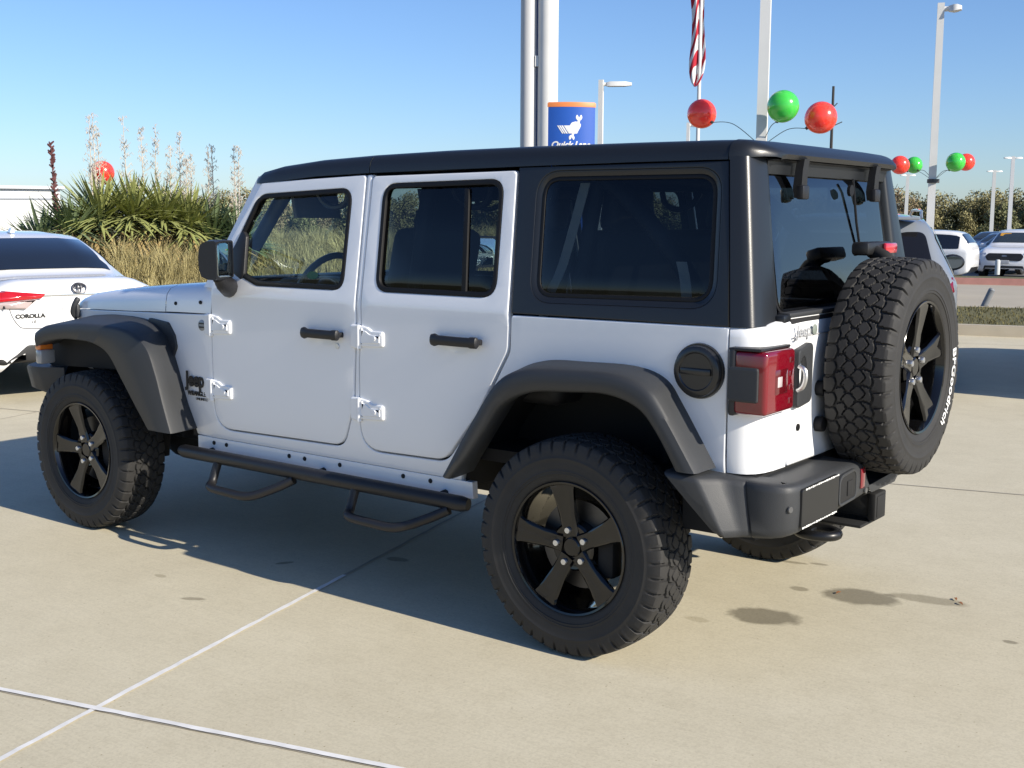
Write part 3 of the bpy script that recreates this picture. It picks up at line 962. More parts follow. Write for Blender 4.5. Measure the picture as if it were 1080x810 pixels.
tube(bm, [(.612, .20, 1.478), (.603, .175, 1.58), (.592, .15, 1.745)], .005, 6); box(bm, (.616, .2, 1.47), (.02, .025, .035), .004)
tube(bm, [(.598, .10, 1.70), (.61, .10, 1.70)], .022, 12)
finish("rear_wiper", bm, SEAL, suv)

# ------------------------------------------------------------------ tub corner, tailgate, lamps
CP = [(.564, .789), (.600, .788), (.632, .777), (.657, .752), (.672, .715), (.679, .660), (.682, .568), (.660, .562)]
for s in SIDES:
    bm = BM(); rings = []
    for z, o in ((.735, .020), (.738, .006), (.80, .002), (1.0, 0), (1.2, 0), (1.224, .002), (1.233, .012), (1.235, .05)):
        rings.append([Vector((x - (o if j > 2 else o * .3), s * (h - (o if j < 5 else 0) - (0.010 * ((1 - z) / .45) ** 2 if z < 1 else 0)), z + (.008 * max(0, j - 4) if z > 1.2 else 0))) for j, (x, h) in enumerate(CP)])
    ring_loft(bm, rings, closed=False)
    finish("body_corner", bm, PAINT, suv, 60)
bm = BM()
TG = fillet([(-.558, .738, .01), (.558, .738, .01), (.558, 1.262, .02), (-.558, 1.262, .02)], 5)
panel(bm, TG, [], lambda u, v, d: Vector((.686 - d - .012 * u * u - .02 * max(0, (v - 1.2)) / .06 * (v > 1.2), u, v)), .008, .05, .08)
tg = finish("tailgate", bm, PAINT, suv, 50, wn=True)
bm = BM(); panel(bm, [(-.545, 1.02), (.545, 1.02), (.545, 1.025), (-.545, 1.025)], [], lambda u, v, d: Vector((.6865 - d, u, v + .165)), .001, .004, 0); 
finish("tailgate_crease_shade", bm, mat("paint_shadow_gap", (.35, .35, .36), .5), tg)  # crease drawn as a grey strip, its shade put into the colour
bm = BM()                                          # handle plate with an oval opening and a lever
ov = [Vector((-.505 + .030 * math.cos(a), 1.062 + .058 * math.sin(a))) for a in [2 * math.pi * k / 24 for k in range(24)]]
panel(bm, fillet([(-.548, 1.145, .02), (-.440, 1.165, .03), (-.425, 1.150, .02), (-.425, .955, .03), (-.548, .940, .02)], 5), [ov], lambda u, v, d: Vector((.706 - d, u, v)), .006, .022, 0)
hd = finish("gate_handle", bm, PLAS, tg, wn=True)
bm = BM(); tube(bm, smooth_path([(.706, -.548, 1.09), (.728, -.55, 1.08), (.733, -.55, 1.05), (.724, -.55, 1.02), (.704, -.548, 1.005)], 4), .008, 8); finish("handle_lever", bm, STEEL, hd)
bm = BM(); disc(bm, (.684, -.49, .868), .013, (1, 0, 0), .004, 16); finish("gate_lock", bm, SEAL, tg)
for zz in (.99, .86):
    bm = BM(); disc(bm, (.684, -.33, zz), .028, (1, 0, 0), .03, 16); finish("rubber_stop", bm, SEAL, tg)
bm = text_bm("Jeep", .055, lambda x, y, z: Vector((.690 - .012 * .2 + z, x - .475, y + 1.205)), .002, bold=.001, sx=1.25); finish("gate_badge", bm, mat("badge_silver", (.50, .51, .52), .4, .3), tg)
bm = BM(); disc(bm, (.688, -.385, 1.205), .019, (1, 0, 0), .003, 18); finish("round_badge", bm, mat("badge_green_grey", (.22, .25, .22), .5), tg)
# window sill rail and rear brush of the gate
bm = BM(); box(bm, (.648, 0, 1.263), (.05, 1.12, .016), .004); finish("glass_sill", bm, PLAS, suv)
for s in SIDES:
    bm = BM(); box(bm, (.652, s * .585, 1.252), (.05, .06, .028), .008); finish("corner_trim", bm, TOPM, suv)

for s in SIDES:
    bm = BM(); box(bm, (.594, s * .714, 1.055), (.026, .230, .226), .010, seg=3)
    lamp = finish("tail_light", bm, mat("lamp_housing", (.022, .022, .024), .45), suv)
    bm = BM(); box(bm, (.659, s * .7145, 1.055), (.120, .225, .212), .016, seg=4)
    finish("red_lens", bm, REDL, lamp)
    bm = BM(); box(bm, (.640, s * .714, 1.1655), (.118, .226, .010), .004); finish("lamp_cap", bm, PLAS2, lamp)
    bm = BM(); box(bm, (.714, s * .725, 1.055), (.014, .042, .042), .005); finish("reverse_lens", bm, CLRL, lamp)
    bm = BM(); box(bm, (.7145, s * .712, 1.055), (.012, .10, .086), .005); finish("lamp_inset", bm, mat("deep_red_lens", (.10, .002, .006), .12, 0, 1.0), lamp)
    bm = BM(); panel(bm, fillet([(.582, .992, .012), (.692, .992, .010), (.692, 1.108, .010), (.582, 1.108, .012)], 4), [], lambda x, z, d: Vector((x, s * (.836 - d), z)), .006, .04, 0); finish("lamp_cover", bm, PLAS, lamp, wn=True)
    for k in range(4):
        bm = BM(); box(bm, (.7185, s * .640, .985 + .046 * k), (.006, .030, .020), .003)
        finish("lens_rib", bm, MATS["deep_red_lens"], lamp)

# fuel cap (left side only), side badges
bm = BM()
n = 40
fc = Vector((.455, 0, 1.078))
prof = [(.000, .026), (.062, .026), (.066, .030), (.080, .030), (.086, .026), (.090, .010), (.094, .010), (.096, .000)]
M_ = Matrix.Translation((fc.x, -hw(fc.x, fc.z), fc.z)) @ Matrix.Scale(-1, 4, Vector((0, 1, 0)))
lathe(bm, [(max(1e-4, a), b_) for a, b_ in prof], n, M_)
cap = finish("fuel_cap", bm, mat("satin_black", (.012, .012, .013), .3, 0, .3), suv, 35)
bm = BM(); box(bm, (fc.x, -hw(.455, 1.078) - .029, fc.z), (.115, .012, .022), .004); finish("cap_grip", bm, MATS["satin_black"], cap)
bm = text_bm("Jeep", .098, lambda x, y, z: Vector((-2.246 + x, -hw(-2.2, .82) - .001 - z, y + .818)), .004, bold=.0034, sx=.80); finish("side_badge", bm, BLKP, suv)
bm = text_bm("WRANGLER", .030, lambda x, y, z: Vector((-2.232 + x, -hw(-2.23, .76) - .001 - z, y + .752)), .003, bold=.001, sx=.92); finish("side_badge", bm, BLKP, suv)
bm = text_bm("UNLIMITED", .018, lambda x, y, z: Vector((-2.20 + x, -hw(-2.2, .73) - .001 - z, y + .728)), .002, sx=1.0); finish("side_badge", bm, BLKP, suv)
bm = BM(); disc(bm, (-2.180, -hw(-2.18, 1.083), 1.083), .026, (0, -1, 0), .003, 24); rb = finish("trail_badge", bm, mat("badge_grey", (.30, .31, .32), .4, .5), suv)
bm = BM()
for k in range(2): box(bm, (-2.18, -hw(-2.18, 1.083) - .0042, 1.092 - .018 * k), (.034, .002, .007))
finish("badge_bar", bm, BLKP, rb)
for s in SIDES:                                    # fender vent behind the front flare
    bm = BM()
    panel(bm, fillet([(-2.66, 1.095, .02), (-2.46, 1.080, .03), (-2.405, 1.02, .02), (-2.39, .965, .02), (-2.43, .90, .01), (-2.52, .93, 0)], 4), [], smap(s, .012), .005, .03, 0)
    finish("fender_vent", bm, PLAS, suv, wn=True)

# ------------------------------------------------------------------ flares
def resample(pts, n, per=6):
    p = smooth_path([Vector((a[0], a[1], 0)) for a in pts], per)
    L_ = [0]
    for i in range(1, len(p)): L_.append(L_[-1] + (p[i] - p[i - 1]).length)
    out = []
    for k in range(n):
        d = L_[-1] * k / (n - 1); i = 1
        while i < len(L_) - 1 and L_[i] < d: i += 1
        t = (d - L_[i - 1]) / max(1e-9, L_[i] - L_[i - 1])
        q = p[i - 1].lerp(p[i], t)
        out.append((q.x, q.y))
    return out
def flare(name, lip, crease, body, ylip, bodyoff, n=96, top=None):
    A, B, C_ = resample(lip, n), resample(crease, n), resample(body, n)
    out = []
    for s in SIDES:
        bm = BM(); rings = []
        for a, b_, c in zip(A, B, C_):
            hb = hw(c[0], min(c[1], 1.2)) + bodyoff
            a3 = Vector((a[0], s * ylip, a[1])); b3 = Vector((b_[0], s * (ylip + .004), b_[1])); c3 = Vector((c[0], s * hb, c[1]))
            inn = Vector((a[0], s * (hb - .02), a[1])) + (c3 - Vector((a[0], c3.y, a[1]))) * .3
            e = (b3 - a3).normalized(); g = (c3 - b3).normalized()
            rings.append([inn, Vector((a3.x, s * (ylip - .05), a3.z)) + (a3 - b3) * 0, a3 - Vector((0, s * .010, 0)), a3 + e * .010, a3.lerp(b3, .5) + Vector((0, s * .003, 0)), b3 - e * .022, b3 - e * .006 + g * .006, b3 + g * .022, b3.lerp(c3, .5) , b3.lerp(c3, .9), c3, c3 - Vector((0, s * .03, 0))])
        ring_loft(bm, rings, closed=False)
        for end in (rings[0], rings[-1]):
            bm.faces.new([bm.verts.new(p) for p in end])
        out.append(finish(name, bm, PLAS, suv, 50))
    return out
ff = flare("front_flare",
      [(-2.430, .578), (-2.530, .690), (-2.627, .804), (-2.725, .915), (-2.840, .962), (-3.0, .972), (-3.14, .966), (-3.275, .942), (-3.345, .912)],
      [(-2.245, .578), (-2.300, .720), (-2.350, .860), (-2.425, .985), (-2.600, 1.050), (-2.90, 1.058), (-3.13, 1.042), (-3.27, 1.025), (-3.348, .992)],
      [(-2.275, .578), (-2.335, .72), (-2.41, .90), (-2.50, 1.03), (-2.66, 1.082), (-2.95, 1.088), (-3.13, 1.077), (-3.26, 1.062), (-3.34, 1.025)], .932, .004)
rf = flare("rear_flare",
      [(-.545, .590), (-.455, .690), (-.372, .800), (-.290, .905), (-.165, .962), (0.0, .978), (.165, .985), (.290, .950), (.365, .875), (.445, .752)],
      [(-.580, .600), (-.500, .725), (-.425, .838), (-.315, .985), (-.190, 1.042), (0.0, 1.056), (.190, 1.058), (.315, 1.025), (.385, .960), (.525, .752)],
      [(-.600, .600), (-.530, .735), (-.450, .865), (-.335, 1.005), (-.190, 1.065), (0.0, 1.075), (.205, 1.075), (.325, 1.040), (.395, .955), (.525, .752)], .932, .004)
for s in SIDES:
    bm = BM(); box(bm, (-3.335, s * .885, .862), (.05, .09, .075), .012); lm = finish("flare_lamp", bm, mat("smoke_lens", (.30, .30, .30), .2, 0, 1), suv)
    bm = BM(); box(bm, (-3.345, s * .885, .912), (.045, .08, .030), .008); finish("amber_marker", bm, ORG, lm)
# inner wheel wells and underbody
for xc in (0, -3.008):
    for s in SIDES:
        bm = BM()
        N = 20
        arc = []
        for k in range(N + 1):
            a = math.pi * k / N
            x = xc + .60 * math.cos(a); z = .52 + .505 * math.sin(a)
            hb = hw(xc, 1.0) - .03 if xc == 0 else hw(max(-3.3, x), 1.0) - .02
            arc.append((bm.verts.new((x, s * hb, z)), bm.verts.new((x, s * .46, z))))
        for p, q in zip(arc, arc[1:]):
            bm.faces.new((p[0], p[1], q[1], q[0]))
        bm.faces.new([q[1] for q in arc])
        finish("wheel_well", bm, UNDER, suv)
for s in SIDES:
    bm = BM(); panel(bm, fillet([(-3.40, .66, .02), (-2.40, .56, .02), (-2.36, 1.06, .02), (-3.39, 1.07, .02)], 2), [], lambda x, z, d, s=s: Vector((x, s * (.585 - d), z)), .002, .02, 0)
    finish("fender_liner", bm, UNDER, suv)
    bm = BM(); panel(bm, fillet([(-3.44, .80, .02), (-2.70, .83, .02), (-2.72, .99, .02), (-3.36, .985, .03), (-3.44, .92, .02)], 2), [], lambda x, z, d, s=s: Vector((x, s * (.80 - d), z)), .002, .02, 0)
    finish("flare_liner", bm, UNDER, suv)
bm = BM()
box(bm, (-1.5, 0, .60), (3.9, 1.02, .12)); box(bm, (-1.48, 0, .58), (1.66, 1.50, .08)); box(bm, (.52, 0, .62), (.28, 1.50, .22))
for y in (-.42, .42): box(bm, (-1.5, y, .50), (4.0, .09, .13), .01)
box(bm, (-2.9, 0, .75), (.9, .8, .5))
finish("chassis", bm, UNDER, suv)
for xc in (0, -3.008):
    bm = BM()
    tube(bm, [(xc, -.72, .41), (xc, .72, .41)], .045, 12); sphere(bm, (xc + .02, .1 if xc == 0 else -.25, .41), .14, 16, 10)
    finish("axle", bm, UNDER, suv)
for s in SIDES:
    for xc in (.14, -2.86):
        bm = BM(); tube(bm, [(xc, s * .52, .34), (xc + .05, s * .52, .80)], .03, 10)
        finish("shock_absorber", bm, UNDER, suv)
bm = BM(); tube(bm, [(.42, .15, .52), (.42, .72, .52)], .10, 14); tube(bm, [(.42, .55, .47), (.60, .55, .47)], .028, 10); finish("exhaust", bm, mat("exhaust_metal", (.10, .095, .09), .5, .6), suv)

# side steps
for s in SIDES:
    bm = BM()
    tube(bm, [(-2.30, s * .830, .480), (-2.27, s * .838, .480), (-.555, s * .838, .475), (-.525, s * .832, .475)], [.024, .0315, .0315, .024], 14)
    st = finish("side_step", bm, PLAS2, suv)
    for x0 in (-2.02, -1.13):
        bl = BM()
        tube(bl, smooth_path([(x0, s * .845, .455), (x0 - .002, s * .875, .375), (x0 + .03, s * .915, .355), (x0 + .16, s * .925, .350), (x0 + .30, s * .920, .352), (x0 + .42, s * .885, .395), (x0 + .52, s * .850, .445)], 5), .020, 10)
        finish("step_loop", bl, PLAS2, st)
    for x0 in (-2.15, -1.4, -.7):
        bl = BM(); tube(bl, [(x0, s * .83, .475), (x0, s * .45, .52)], .018, 8)
        finish("step_bracket", bl, UNDER, st)

# ------------------------------------------------------------------ bumpers
ST_ = [((.395, -.925, .744), (.585, -.895, .548)), ((.505, -.930, .744), (.612, -.900, .543)), ((.53, -.918, .742), (.622, -.890, .540)), ((.562, -.850, .737), (.640, -.845, .535)), ((.605, -.822, .732), (.655, -.822, .533)), ((.637, -.815, .728), (.668, -.814, .533)),
       ((.645, -.806, .727), (.672, -.806, .533)), ((.654, -.814, .726), (.680, -.813, .533)), ((.735, -.800, .722), (.735, -.795, .536)), ((.775, -.785, .720), (.772, -.775, .541)), ((.795, -.755, .720), (.792, -.742, .545)), ((.803, -.70, .720), (.803, -.70, .549)), ((.815, -.45, .722), (.815, -.45, .570)), ((.822, -.24, .722), (.822, -.24, .585)), ((.822, -.195, .705), (.822, -.19, .588)),
       ((.822, -.150, .640), (.822, -.155, .590)), ((.822, -.120, .618), (.822, -.12, .590))]
bm = BM(); rings = []
full = ST_ + [((a[0] - .05 * (abs(a[1]) > .6), -a[1] * (.95 if abs(a[1]) > .3 else 1), a[2]), (b_[0] - .05 * (abs(b_[1]) > .6), -b_[1] * (.95 if abs(b_[1]) > .3 else 1), b_[2] + .01)) for a, b_ in ST_[:3:-1]]
for i, (a, b_) in enumerate(full):
    a = Vector(a); b_ = Vector(b_)
    pa = Vector(full[max(0, i - 1)][0]); pb = Vector(full[min(len(full) - 1, i + 1)][0])
    tdir = (pb - pa); tdir.z = 0; tdir.normalize()
    nrm = Vector((tdir.y, -tdir.x, 0)).normalized()
    if nrm.dot(Vector((a.x - .3, a.y, 0))) < 0: nrm = -nrm
    dep = .20 if abs(a.y) < .76 else .09
    up = (a - b_).normalized()
    mid = a.lerp(b_, .5)
    rings.append([a - nrm * dep + Vector((0, 0, .004)), a - nrm * .030 + Vector((0, 0, .002)), a - nrm * .010 - up * .003, a - nrm * .002 - up * .012, a - up * .03, mid + nrm * .002, b_ + up * .03, b_ + up * .012 - nrm * .003, b_ - nrm * .014, b_ - nrm * dep])
ring_loft(bm, rings, closed=False)
for e in (rings[0], rings[-1]): bm.faces.new([bm.verts.new(p) for p in e])
bp_ = finish("rear_bumper", bm, PLAS, suv, 55)
bm = BM(); panel(bm, fillet([(-.715, .568, .01), (-.445, .582, .01), (-.445, .712, .01), (-.715, .700, .01)], 3), [], lambda u, v, d: Vector((.826 - d - .06 * (abs(u) - .45 if abs(u) > .45 else 0), u, v)), .003, .02, 0)
pl = finish("plate_holder", bm, BLKP, bp_, wn=True)
bm = BM()
rnd = random.Random(5)
for (z0, z1, u0, u1) in ((.7005, .7085, -.695, -.452), (.5715, .5805, -.712, -.462)):
    u = u0
    while u < u1:
        wd = rnd.uniform(.008, .015)
        zz = (z0 + z1) / 2 + (u + .58) * .05; hh = (z1 - z0) * rnd.uniform(.22, .42)
        xx = lambda q: .8275 - .06 * (abs(q) - .45 if abs(q) > .45 else 0)
        bm.faces.new([bm.verts.new((xx(q), q, r_)) for q, r_ in ((u, zz - hh), (u + wd, zz - hh), (u + wd, zz + hh), (u, zz + hh))])
        u += wd + rnd.uniform(.002, .004)
finish("plate_lettering", bm, WHT, pl)
bm = BM()
rec = fillet([(-.425, .600, .015), (-.285, .606, .015), (-.285, .700, .03), (-.425, .690, .03)], 4)
panel(bm, offset_poly(rec, -.012), [rec], lambda u, v, d: Vector((.826 - d, u, v)), .004, .012, 0)
finish("fog_bezel", bm, PLAS, bp_, wn=True)
bm = BM(); panel(bm, rec, [], lambda u, v, d: Vector((.8235 - d, u, v)), .001, .002, 0); box(bm, (.825, -.34, .645), (.006, .05, .055), .003)
finish("bumper_recess", bm, UNDER, bp_)
for s in SIDES:
    bm = BM(); box(bm, (.824, s * .222, .660), (.008, .042, .075), .006); finish("reflector", bm, REDL, bp_)
for y in (-.775, -.19):
    bm = BM(); disc(bm, (.788 if y < -.5 else .823, y if y > -.5 else -.765, .640 if y < -.5 else .608), .011, (1, -.3 if y < -.5 else 0, 0), .006, 14); finish("parking_sensor", bm, mat("sensor_grey", (.09, .09, .09), .4), bp_)
bm = BM()
hk = [Vector((.80 + .07 * math.cos(a), -.555 + .055 * math.sin(a), .523)) for a in [2 * math.pi * k / 20 for k in range(21)]]
tube(bm, hk, .017, 10); box(bm, (.74, -.555, .523), (.10, .05, .03), .008)
finish("tow_hook", bm, mat("black_steel", (.012, .012, .012), .35, .2), suv)
bm = BM()
box(bm, (.72, .0, .515), (.20, .085, .085), .008); box(bm, (.80, 0, .515), (.03, .11, .105), .006)
box(bm, (.70, -.02, .452), (.18, .22, .012), .004)
finish("hitch_receiver", bm, UNDER, suv)
# front bumper
bm = BM(); rings = []
FB = [(-3.40, -.885), (-3.47, -.890), (-3.56, -.86), (-3.68, -.70), (-3.74, -.45)]
for x, y in FB + [(x, -y) for x, y in FB[::-1]]:
    rings.append([Vector((x + .13, y * .93, .80)), Vector((x + .012, y, .800)), Vector((x, y, .785)), Vector((x + .02, y * .985, .66 + .02 * (abs(y) > .8))), Vector((x + .14, y * .93, .64))])
ring_loft(bm, rings)
finish("front_bumper", bm, PLAS, suv, 40)

# ------------------------------------------------------------------ wheels
TR = 0.404
AX = 0.93                                          # section width factor of tyre and rim
def tyre_bm():
    bm = BM()
    NP = 44; SUB = 16; NA = NP * SUB
    prof = []                                      # radius, axial, tread weight
    W = .111
    for k in range(91):
        u = -1 + 2 * k / 90
        prof.append((TR - .007 * abs(u) ** 2.5, u * W, 'T', u))
    right = [(TR - .012, .1165, .8), (TR - .022, .1215, .7), (TR - .034, .1265, .5), (TR - .044, .130, .15), (TR - .056, .132, 0), (.338, .1328, 0), (.336, .1342, 0), (.332, .1342, 0), (.330, .1330, 0), (.315, .1325, 0), (.300, .131, 0), (.291, .1295, 0), (.289, .1305, 0), (.286, .1305, 0), (.284, .1280, 0), (.2795, .128, 0), (.276, .128, 0), (.274, .1245, 0), (.258, .119, 0), (.2465, .113, 0), (.243, .107, 0)]
    P = [(r_, -a, 'S', k) for r_, a, k in right[::-1]] + prof + [(r_, a, 'S', k) for r_, a, k in right]
    def tri(x): return 4 * abs((x % 1) - .5) - 1
    def groove(u, v):
        """depth 0..1 of the block pattern at u across, v pitches round"""
        zz = .075 * (1 if (v % 1) < .5 else -1)
        g = 0
        c0 = .62 * 1 + .05 * tri(v + .25)
        for c, wd, ph in ((0.0, .030, 0), (.33, .030, .5), (-.33, .030, .5), (.64, .040, 0), (-.64, .040, .25)):
            zz = (.085 if abs(c) < .6 else .04) * math.sin(2 * math.pi * (v + ph))
            d = abs(u - c - zz)
            if d < wd: g = max(g, 1 if abs(c) > .1 else .9)
        row = 0 if u < -.64 else 1 if u < -.33 else 2 if u < 0 else 3 if u < .33 else 4 if u < .64 else 5
        off = (.0, .45, .15, .65, .30, .80)[row]
        slant = (.3, .9, -.8, .8, -.9, -.3)[row]
        q = (v + off + slant * u * .6) % 1
        wd = .085 if row in (0, 5) else .07
        if q < wd or q > 1 - wd: g = max(g, 1.0)
        q2 = (v + off + .5 + slant * u * .6) % 1
        pass
        return g
    rings = []
    for i in range(NA):
        th = 2 * math.pi * i / NA; v = i / SUB
        ring = []
        for r_, a, kind, k in P:
            rr = r_; aa = a
            if kind == 'T':
                rr = r_ - .0095 * groove(k, v)
            elif k > 0:
                sgn = 1 if a > 0 else -1
                q = (v + (.80 if sgn > 0 else .0) - .3 * .6 * 1.0) % 1
                lug = 0 if (q < .11 or q > .89) else 1
                alt = .6 if int(v + .5) % 2 else 1.0
                rr = r_ - .009 * (1 - lug) * min(1, k * 1.3)
                aa = a + sgn * (.0055 * lug * k * alt - .003 * (1 - lug) * k)
            ring.append((rr * math.cos(th), aa, rr * math.sin(th)))
        rings.append(ring)
    rings.append(rings[0])
    V = [[bm.verts.new((p[0], p[1] * AX, p[2])) for p in r_] for r_ in rings[:-1]]
    V.append(V[0])
    for i in range(NA):
        for j in range(len(P) - 1):
            bm.faces.new((V[i][j], V[i][j + 1], V[i + 1][j + 1], V[i + 1][j]))
    return bm
def rim_bm():
    """outer face towards -Y, face plane at y = -0.112"""
    bm = BM()
    lathe(bm, [(.243, -.108), (.2475, -.1185), (.2455, -.1205), (.238, -.118), (.232, -.104), (.226, -.075), (.222, .02), (.222, .10), (.236, .115), (.245, .118)], 72)
    lathe(bm, [(.215, .11), (.222, .02)], 48)
    for k in range(5):
        a = R(99 - 72 * k)
        rot = Matrix.Rotation(-a, 4, 'Y')
        rings = []
        # spoke sections: radius, half width, face depth, side depth
        for r_, hw_, yf, dp in ((.040, .030, -.080, .045), (.075, .0285, -.083, .045), (.12, .030, -.092, .042), (.17, .036, -.101, .040), (.21, .043, -.107, .040), (.2365, .052, -.108, .035)):
            rings.append([rot @ Vector(p) for p in ((r_, yf + dp, -hw_ * .9), (r_, yf + .010, -hw_ - .004), (r_, yf + .001, -hw_ + .002), (r_, yf, -hw_ + .009), (r_, yf + (.009 if .1 < r_ < .22 else .003), 0), (r_, yf, hw_ - .009), (r_, yf + .001, hw_ - .002), (r_, yf + .010, hw_ + .004), (r_, yf + dp, hw_ * .9))])
        ring_loft(bm, rings)
    lathe(bm, [(.0001, -.068), (.055, -.068), (.082, -.074), (.090, -.066), (.090, -.02)], 40)
    for v in bm.verts: v.co.y = v.co.y * AX if v.co.y < -.09 else v.co.y
    return bm
tyre_me = None
def wheel(name, loc, flip, spin=0.0, steer=0.0, rot=None, white=False):
    """flip: True for the right side (outer face towards +Y)"""
    global tyre_me
    rb_ = rim_bm()
    wo_ = finish(name, rb_, RIM, suv, 35)
    if tyre_me is None:
        ty = finish("tyre", tyre_bm(), RUB, wo_, 38); tyre_me = ty.data
    else:
        ty = bpy.data.objects.new("tyre", tyre_me); COL.objects.link(ty); ty.parent = wo_
    for k in range(5):
        a = R(101 - 72 * k)
        bm = BM(); c = Vector((.0635 * math.cos(a), -.078, .0635 * math.sin(a)))
        disc(bm, c, .0125, (0, -1, 0), .013, 12, .0105)
        finish("lug_nut", bm, STEEL, wo_)
    bm = BM(); disc(bm, (0, -.066, 0), .036, (0, -1, 0), .014, 28, .031); finish("hub_cap", bm, RIM, wo_)
    bm = BM()
    if not white:
        lathe(bm, [(.05, -.02), (.165, -.02), (.165, .005), (.05, .005)], 40); lathe(bm, [(.0001, -.045), (.075, -.045), (.08, -.02)], 30)
        finish("brake_disc", bm, DISC, wo_)
        bm = BM(); box(bm, (.13, -.02, -.02), (.07, .07, .16), .015); finish("brake_caliper", bm, UNDER, wo_)
    else:
        lathe(bm, [(.0001, .03), (.21, .03)], 40); finish("wheel_back", bm, UNDER, wo_)
        # raised white letters along the right of the outer sidewall
        tb = text_bm("BFGoodrich", .046, lambda x, y, z: Vector((x, y, z)), .0022, bold=.0006, sx=1.0)
        x0 = min(v.co.x for v in tb.verts); x1 = max(v.co.x for v in tb.verts)
        for v in tb.verts:
            t = (v.co.x - x0) / (x1 - x0)
            ang = R(19) - t * R(60)
            rr = .3045 + v.co.y
            yy = -.1255 - v.co.z + abs(rr - .316) * .10
            v.co = Vector((rr * math.cos(ang), yy, rr * math.sin(ang)))
        finish("white_lettering", tb, WHT, wo_)
    M = Matrix.Translation(Vector(loc))
    if rot is not None: M = M @ rot
    if steer: M = M @ Matrix.Rotation(steer, 4, 'Z')
    if flip: M = M @ Matrix.Rotation(math.pi, 4, 'Z')
    if spin: M = M @ Matrix.Rotation(spin, 4, 'Y')
    wo_.matrix_world = M
    return wo_
wheel("wheel", (0, -.806, .404), False, 0)
wheel("wheel", (0, .806, .404), True, R(20))
wheel("wheel", (-3.008, -.806, .404), False, R(-6), R(0))
wheel("wheel", (-3.008, .806, .404), True, R(30))
# spare: outer face (-Y of the wheel) turned to +X
wheel("spare_wheel", (.834, .022, 1.050), False, R(10), rot=Matrix.Rotation(R(90), 4, 'Z'), white=True)
bm = BM()
box(bm, (.72, .03, 1.05), (.10, .22, .22), .01); box(bm, (.70, .25, .95), (.04, .5, .10), .01); box(bm, (.70, .25, 1.12), (.04, .5, .06), .01)
tube(bm, smooth_path([(.72, .02, 1.12), (.80, .03, 1.40), (.72, .06, 1.47), (.70, .10, 1.475)], 4), .028, 10)
finish("spare_carrier", bm, UNDER, suv)
bm = BM(); box(bm, (.70, .10, 1.482), (.07, .26, .050), .014); bl_ = finish("brake_light", bm, BLKP, suv)
bm = BM(); box(bm, (.742, .17, 1.482), (.02, .12, .040), .008); finish("red_lens", bm, mat("bright_red_lens", (.55, .02, .03), .2, 0, 1), bl_)

# ------------------------------------------------------------------ mirrors
for s in SIDES:
    bm = BM()
    # plan: glass side from inboard (-1.905, .815) to outboard (-1.80, 1.0); shell bulges forward
    plan_b = [(-1.912, .812), (-1.872, .885), (-1.835, .945), (-1.802, 1.000)]
    plan_f = [(-1.955, .825), (-1.965, .890), (-1.955, .960), (-1.900, 1.015)]
    rings = []
    for (bx, by), (fx, fy), sc_ in zip(plan_b, plan_f, (.94, 1, 1, .95)):
        zc = 1.400; hh = .089 * sc_
        d = Vector((fx - bx, fy - by, 0))
        ring = []
        for t, zz in ((0, -.93), (0.0, .93), (.12, 1.0), (.55, .98), (.90, .80), (1.0, .45), (1.03, 0), (1.0, -.5), (.88, -.85), (.5, -1.0), (.12, -1.0)):
            p = Vector((bx, by, 0)) + d * t
            ring.append(Vector((p.x, s * p.y, zc + zz * hh)))
        rings.append(ring)
    ring_loft(bm, rings)
    mr = finish("side_mirror", bm, PLAS2, front_doors[s], 50)
    bm = BM()
    bx0, by0, bx1, by1 = -1.902, .828, -1.812, .985
    dv = Vector((bx1 - bx0, by1 - by0)); nv = Vector((dv.y, -dv.x)).normalized()
    outl = fillet([(0.04, -.076, .02), (.96, -.072, .02), (.96, .072, .02), (.04, .076, .02)], 4)
    outl = [Vector((q[0], q[1])) for q in fillet([(0.0, -.078, .02), (dv.length, -.073, .02), (dv.length, .073, .02), (0.0, .078, .02)], 4)]
    panel(bm, outl, [], lambda u, v, d: Vector((bx0 + dv.x * u / dv.length + nv.x * (.003 - d), s * (by0 + dv.y * u / dv.length + nv.y * (.003 - d)), 1.400 + v)), .001, .003, 0)
    finish("mirror_glass", bm, MIR, mr)
    bm = BM()
    tube(bm, smooth_path([(-1.985, s * .775, 1.262), (-1.95, s * .815, 1.275), (-1.915, s * .87, 1.295), (-1.90, s * .91, 1.325)], 4), [.042, .044, .045, .045, .044, .042, .042, .040, .036, .034, .030, .030, .028], 12)
    finish("mirror_arm", bm, PLAS2, mr)

# ------------------------------------------------------------------ cabin
bm = BM(); box(bm, (-.75, 0, .66), (2.7, 1.44, .05)); box(bm, (-2.09, 0, .95), (.06, 1.44, .62)); box(bm, (.66, 0, 1.0), (.02, 1.1, .5)); finish("cabin_floor", bm, DARK, suv)
bm = BM()
rings = []
for y in (-.72, -.5, 0, .5, .72):
    rings.append([Vector(p) for p in ((-2.16, y, 1.25), (-1.98, y, 1.285), (-1.86, y, 1.27), (-1.80, y, 1.20), (-1.82, y, 1.05), (-1.95, y, .85), (-2.14, y, .85))])
ring_loft(bm, rings); box(bm, (-1.86, -.38, 1.275), (.14, .30, .06), .02)
finish("dashboard", bm, TRIM, suv)
bm = BM()
swM = Matrix.Translation((-1.765, -.38, 1.245)) @ Matrix.Rotation(R(25), 4, 'Y')
rg = [swM @ Vector((0, .185 * math.cos(2 * math.pi * k / 32), .185 * math.sin(2 * math.pi * k / 32))) for k in range(33)]
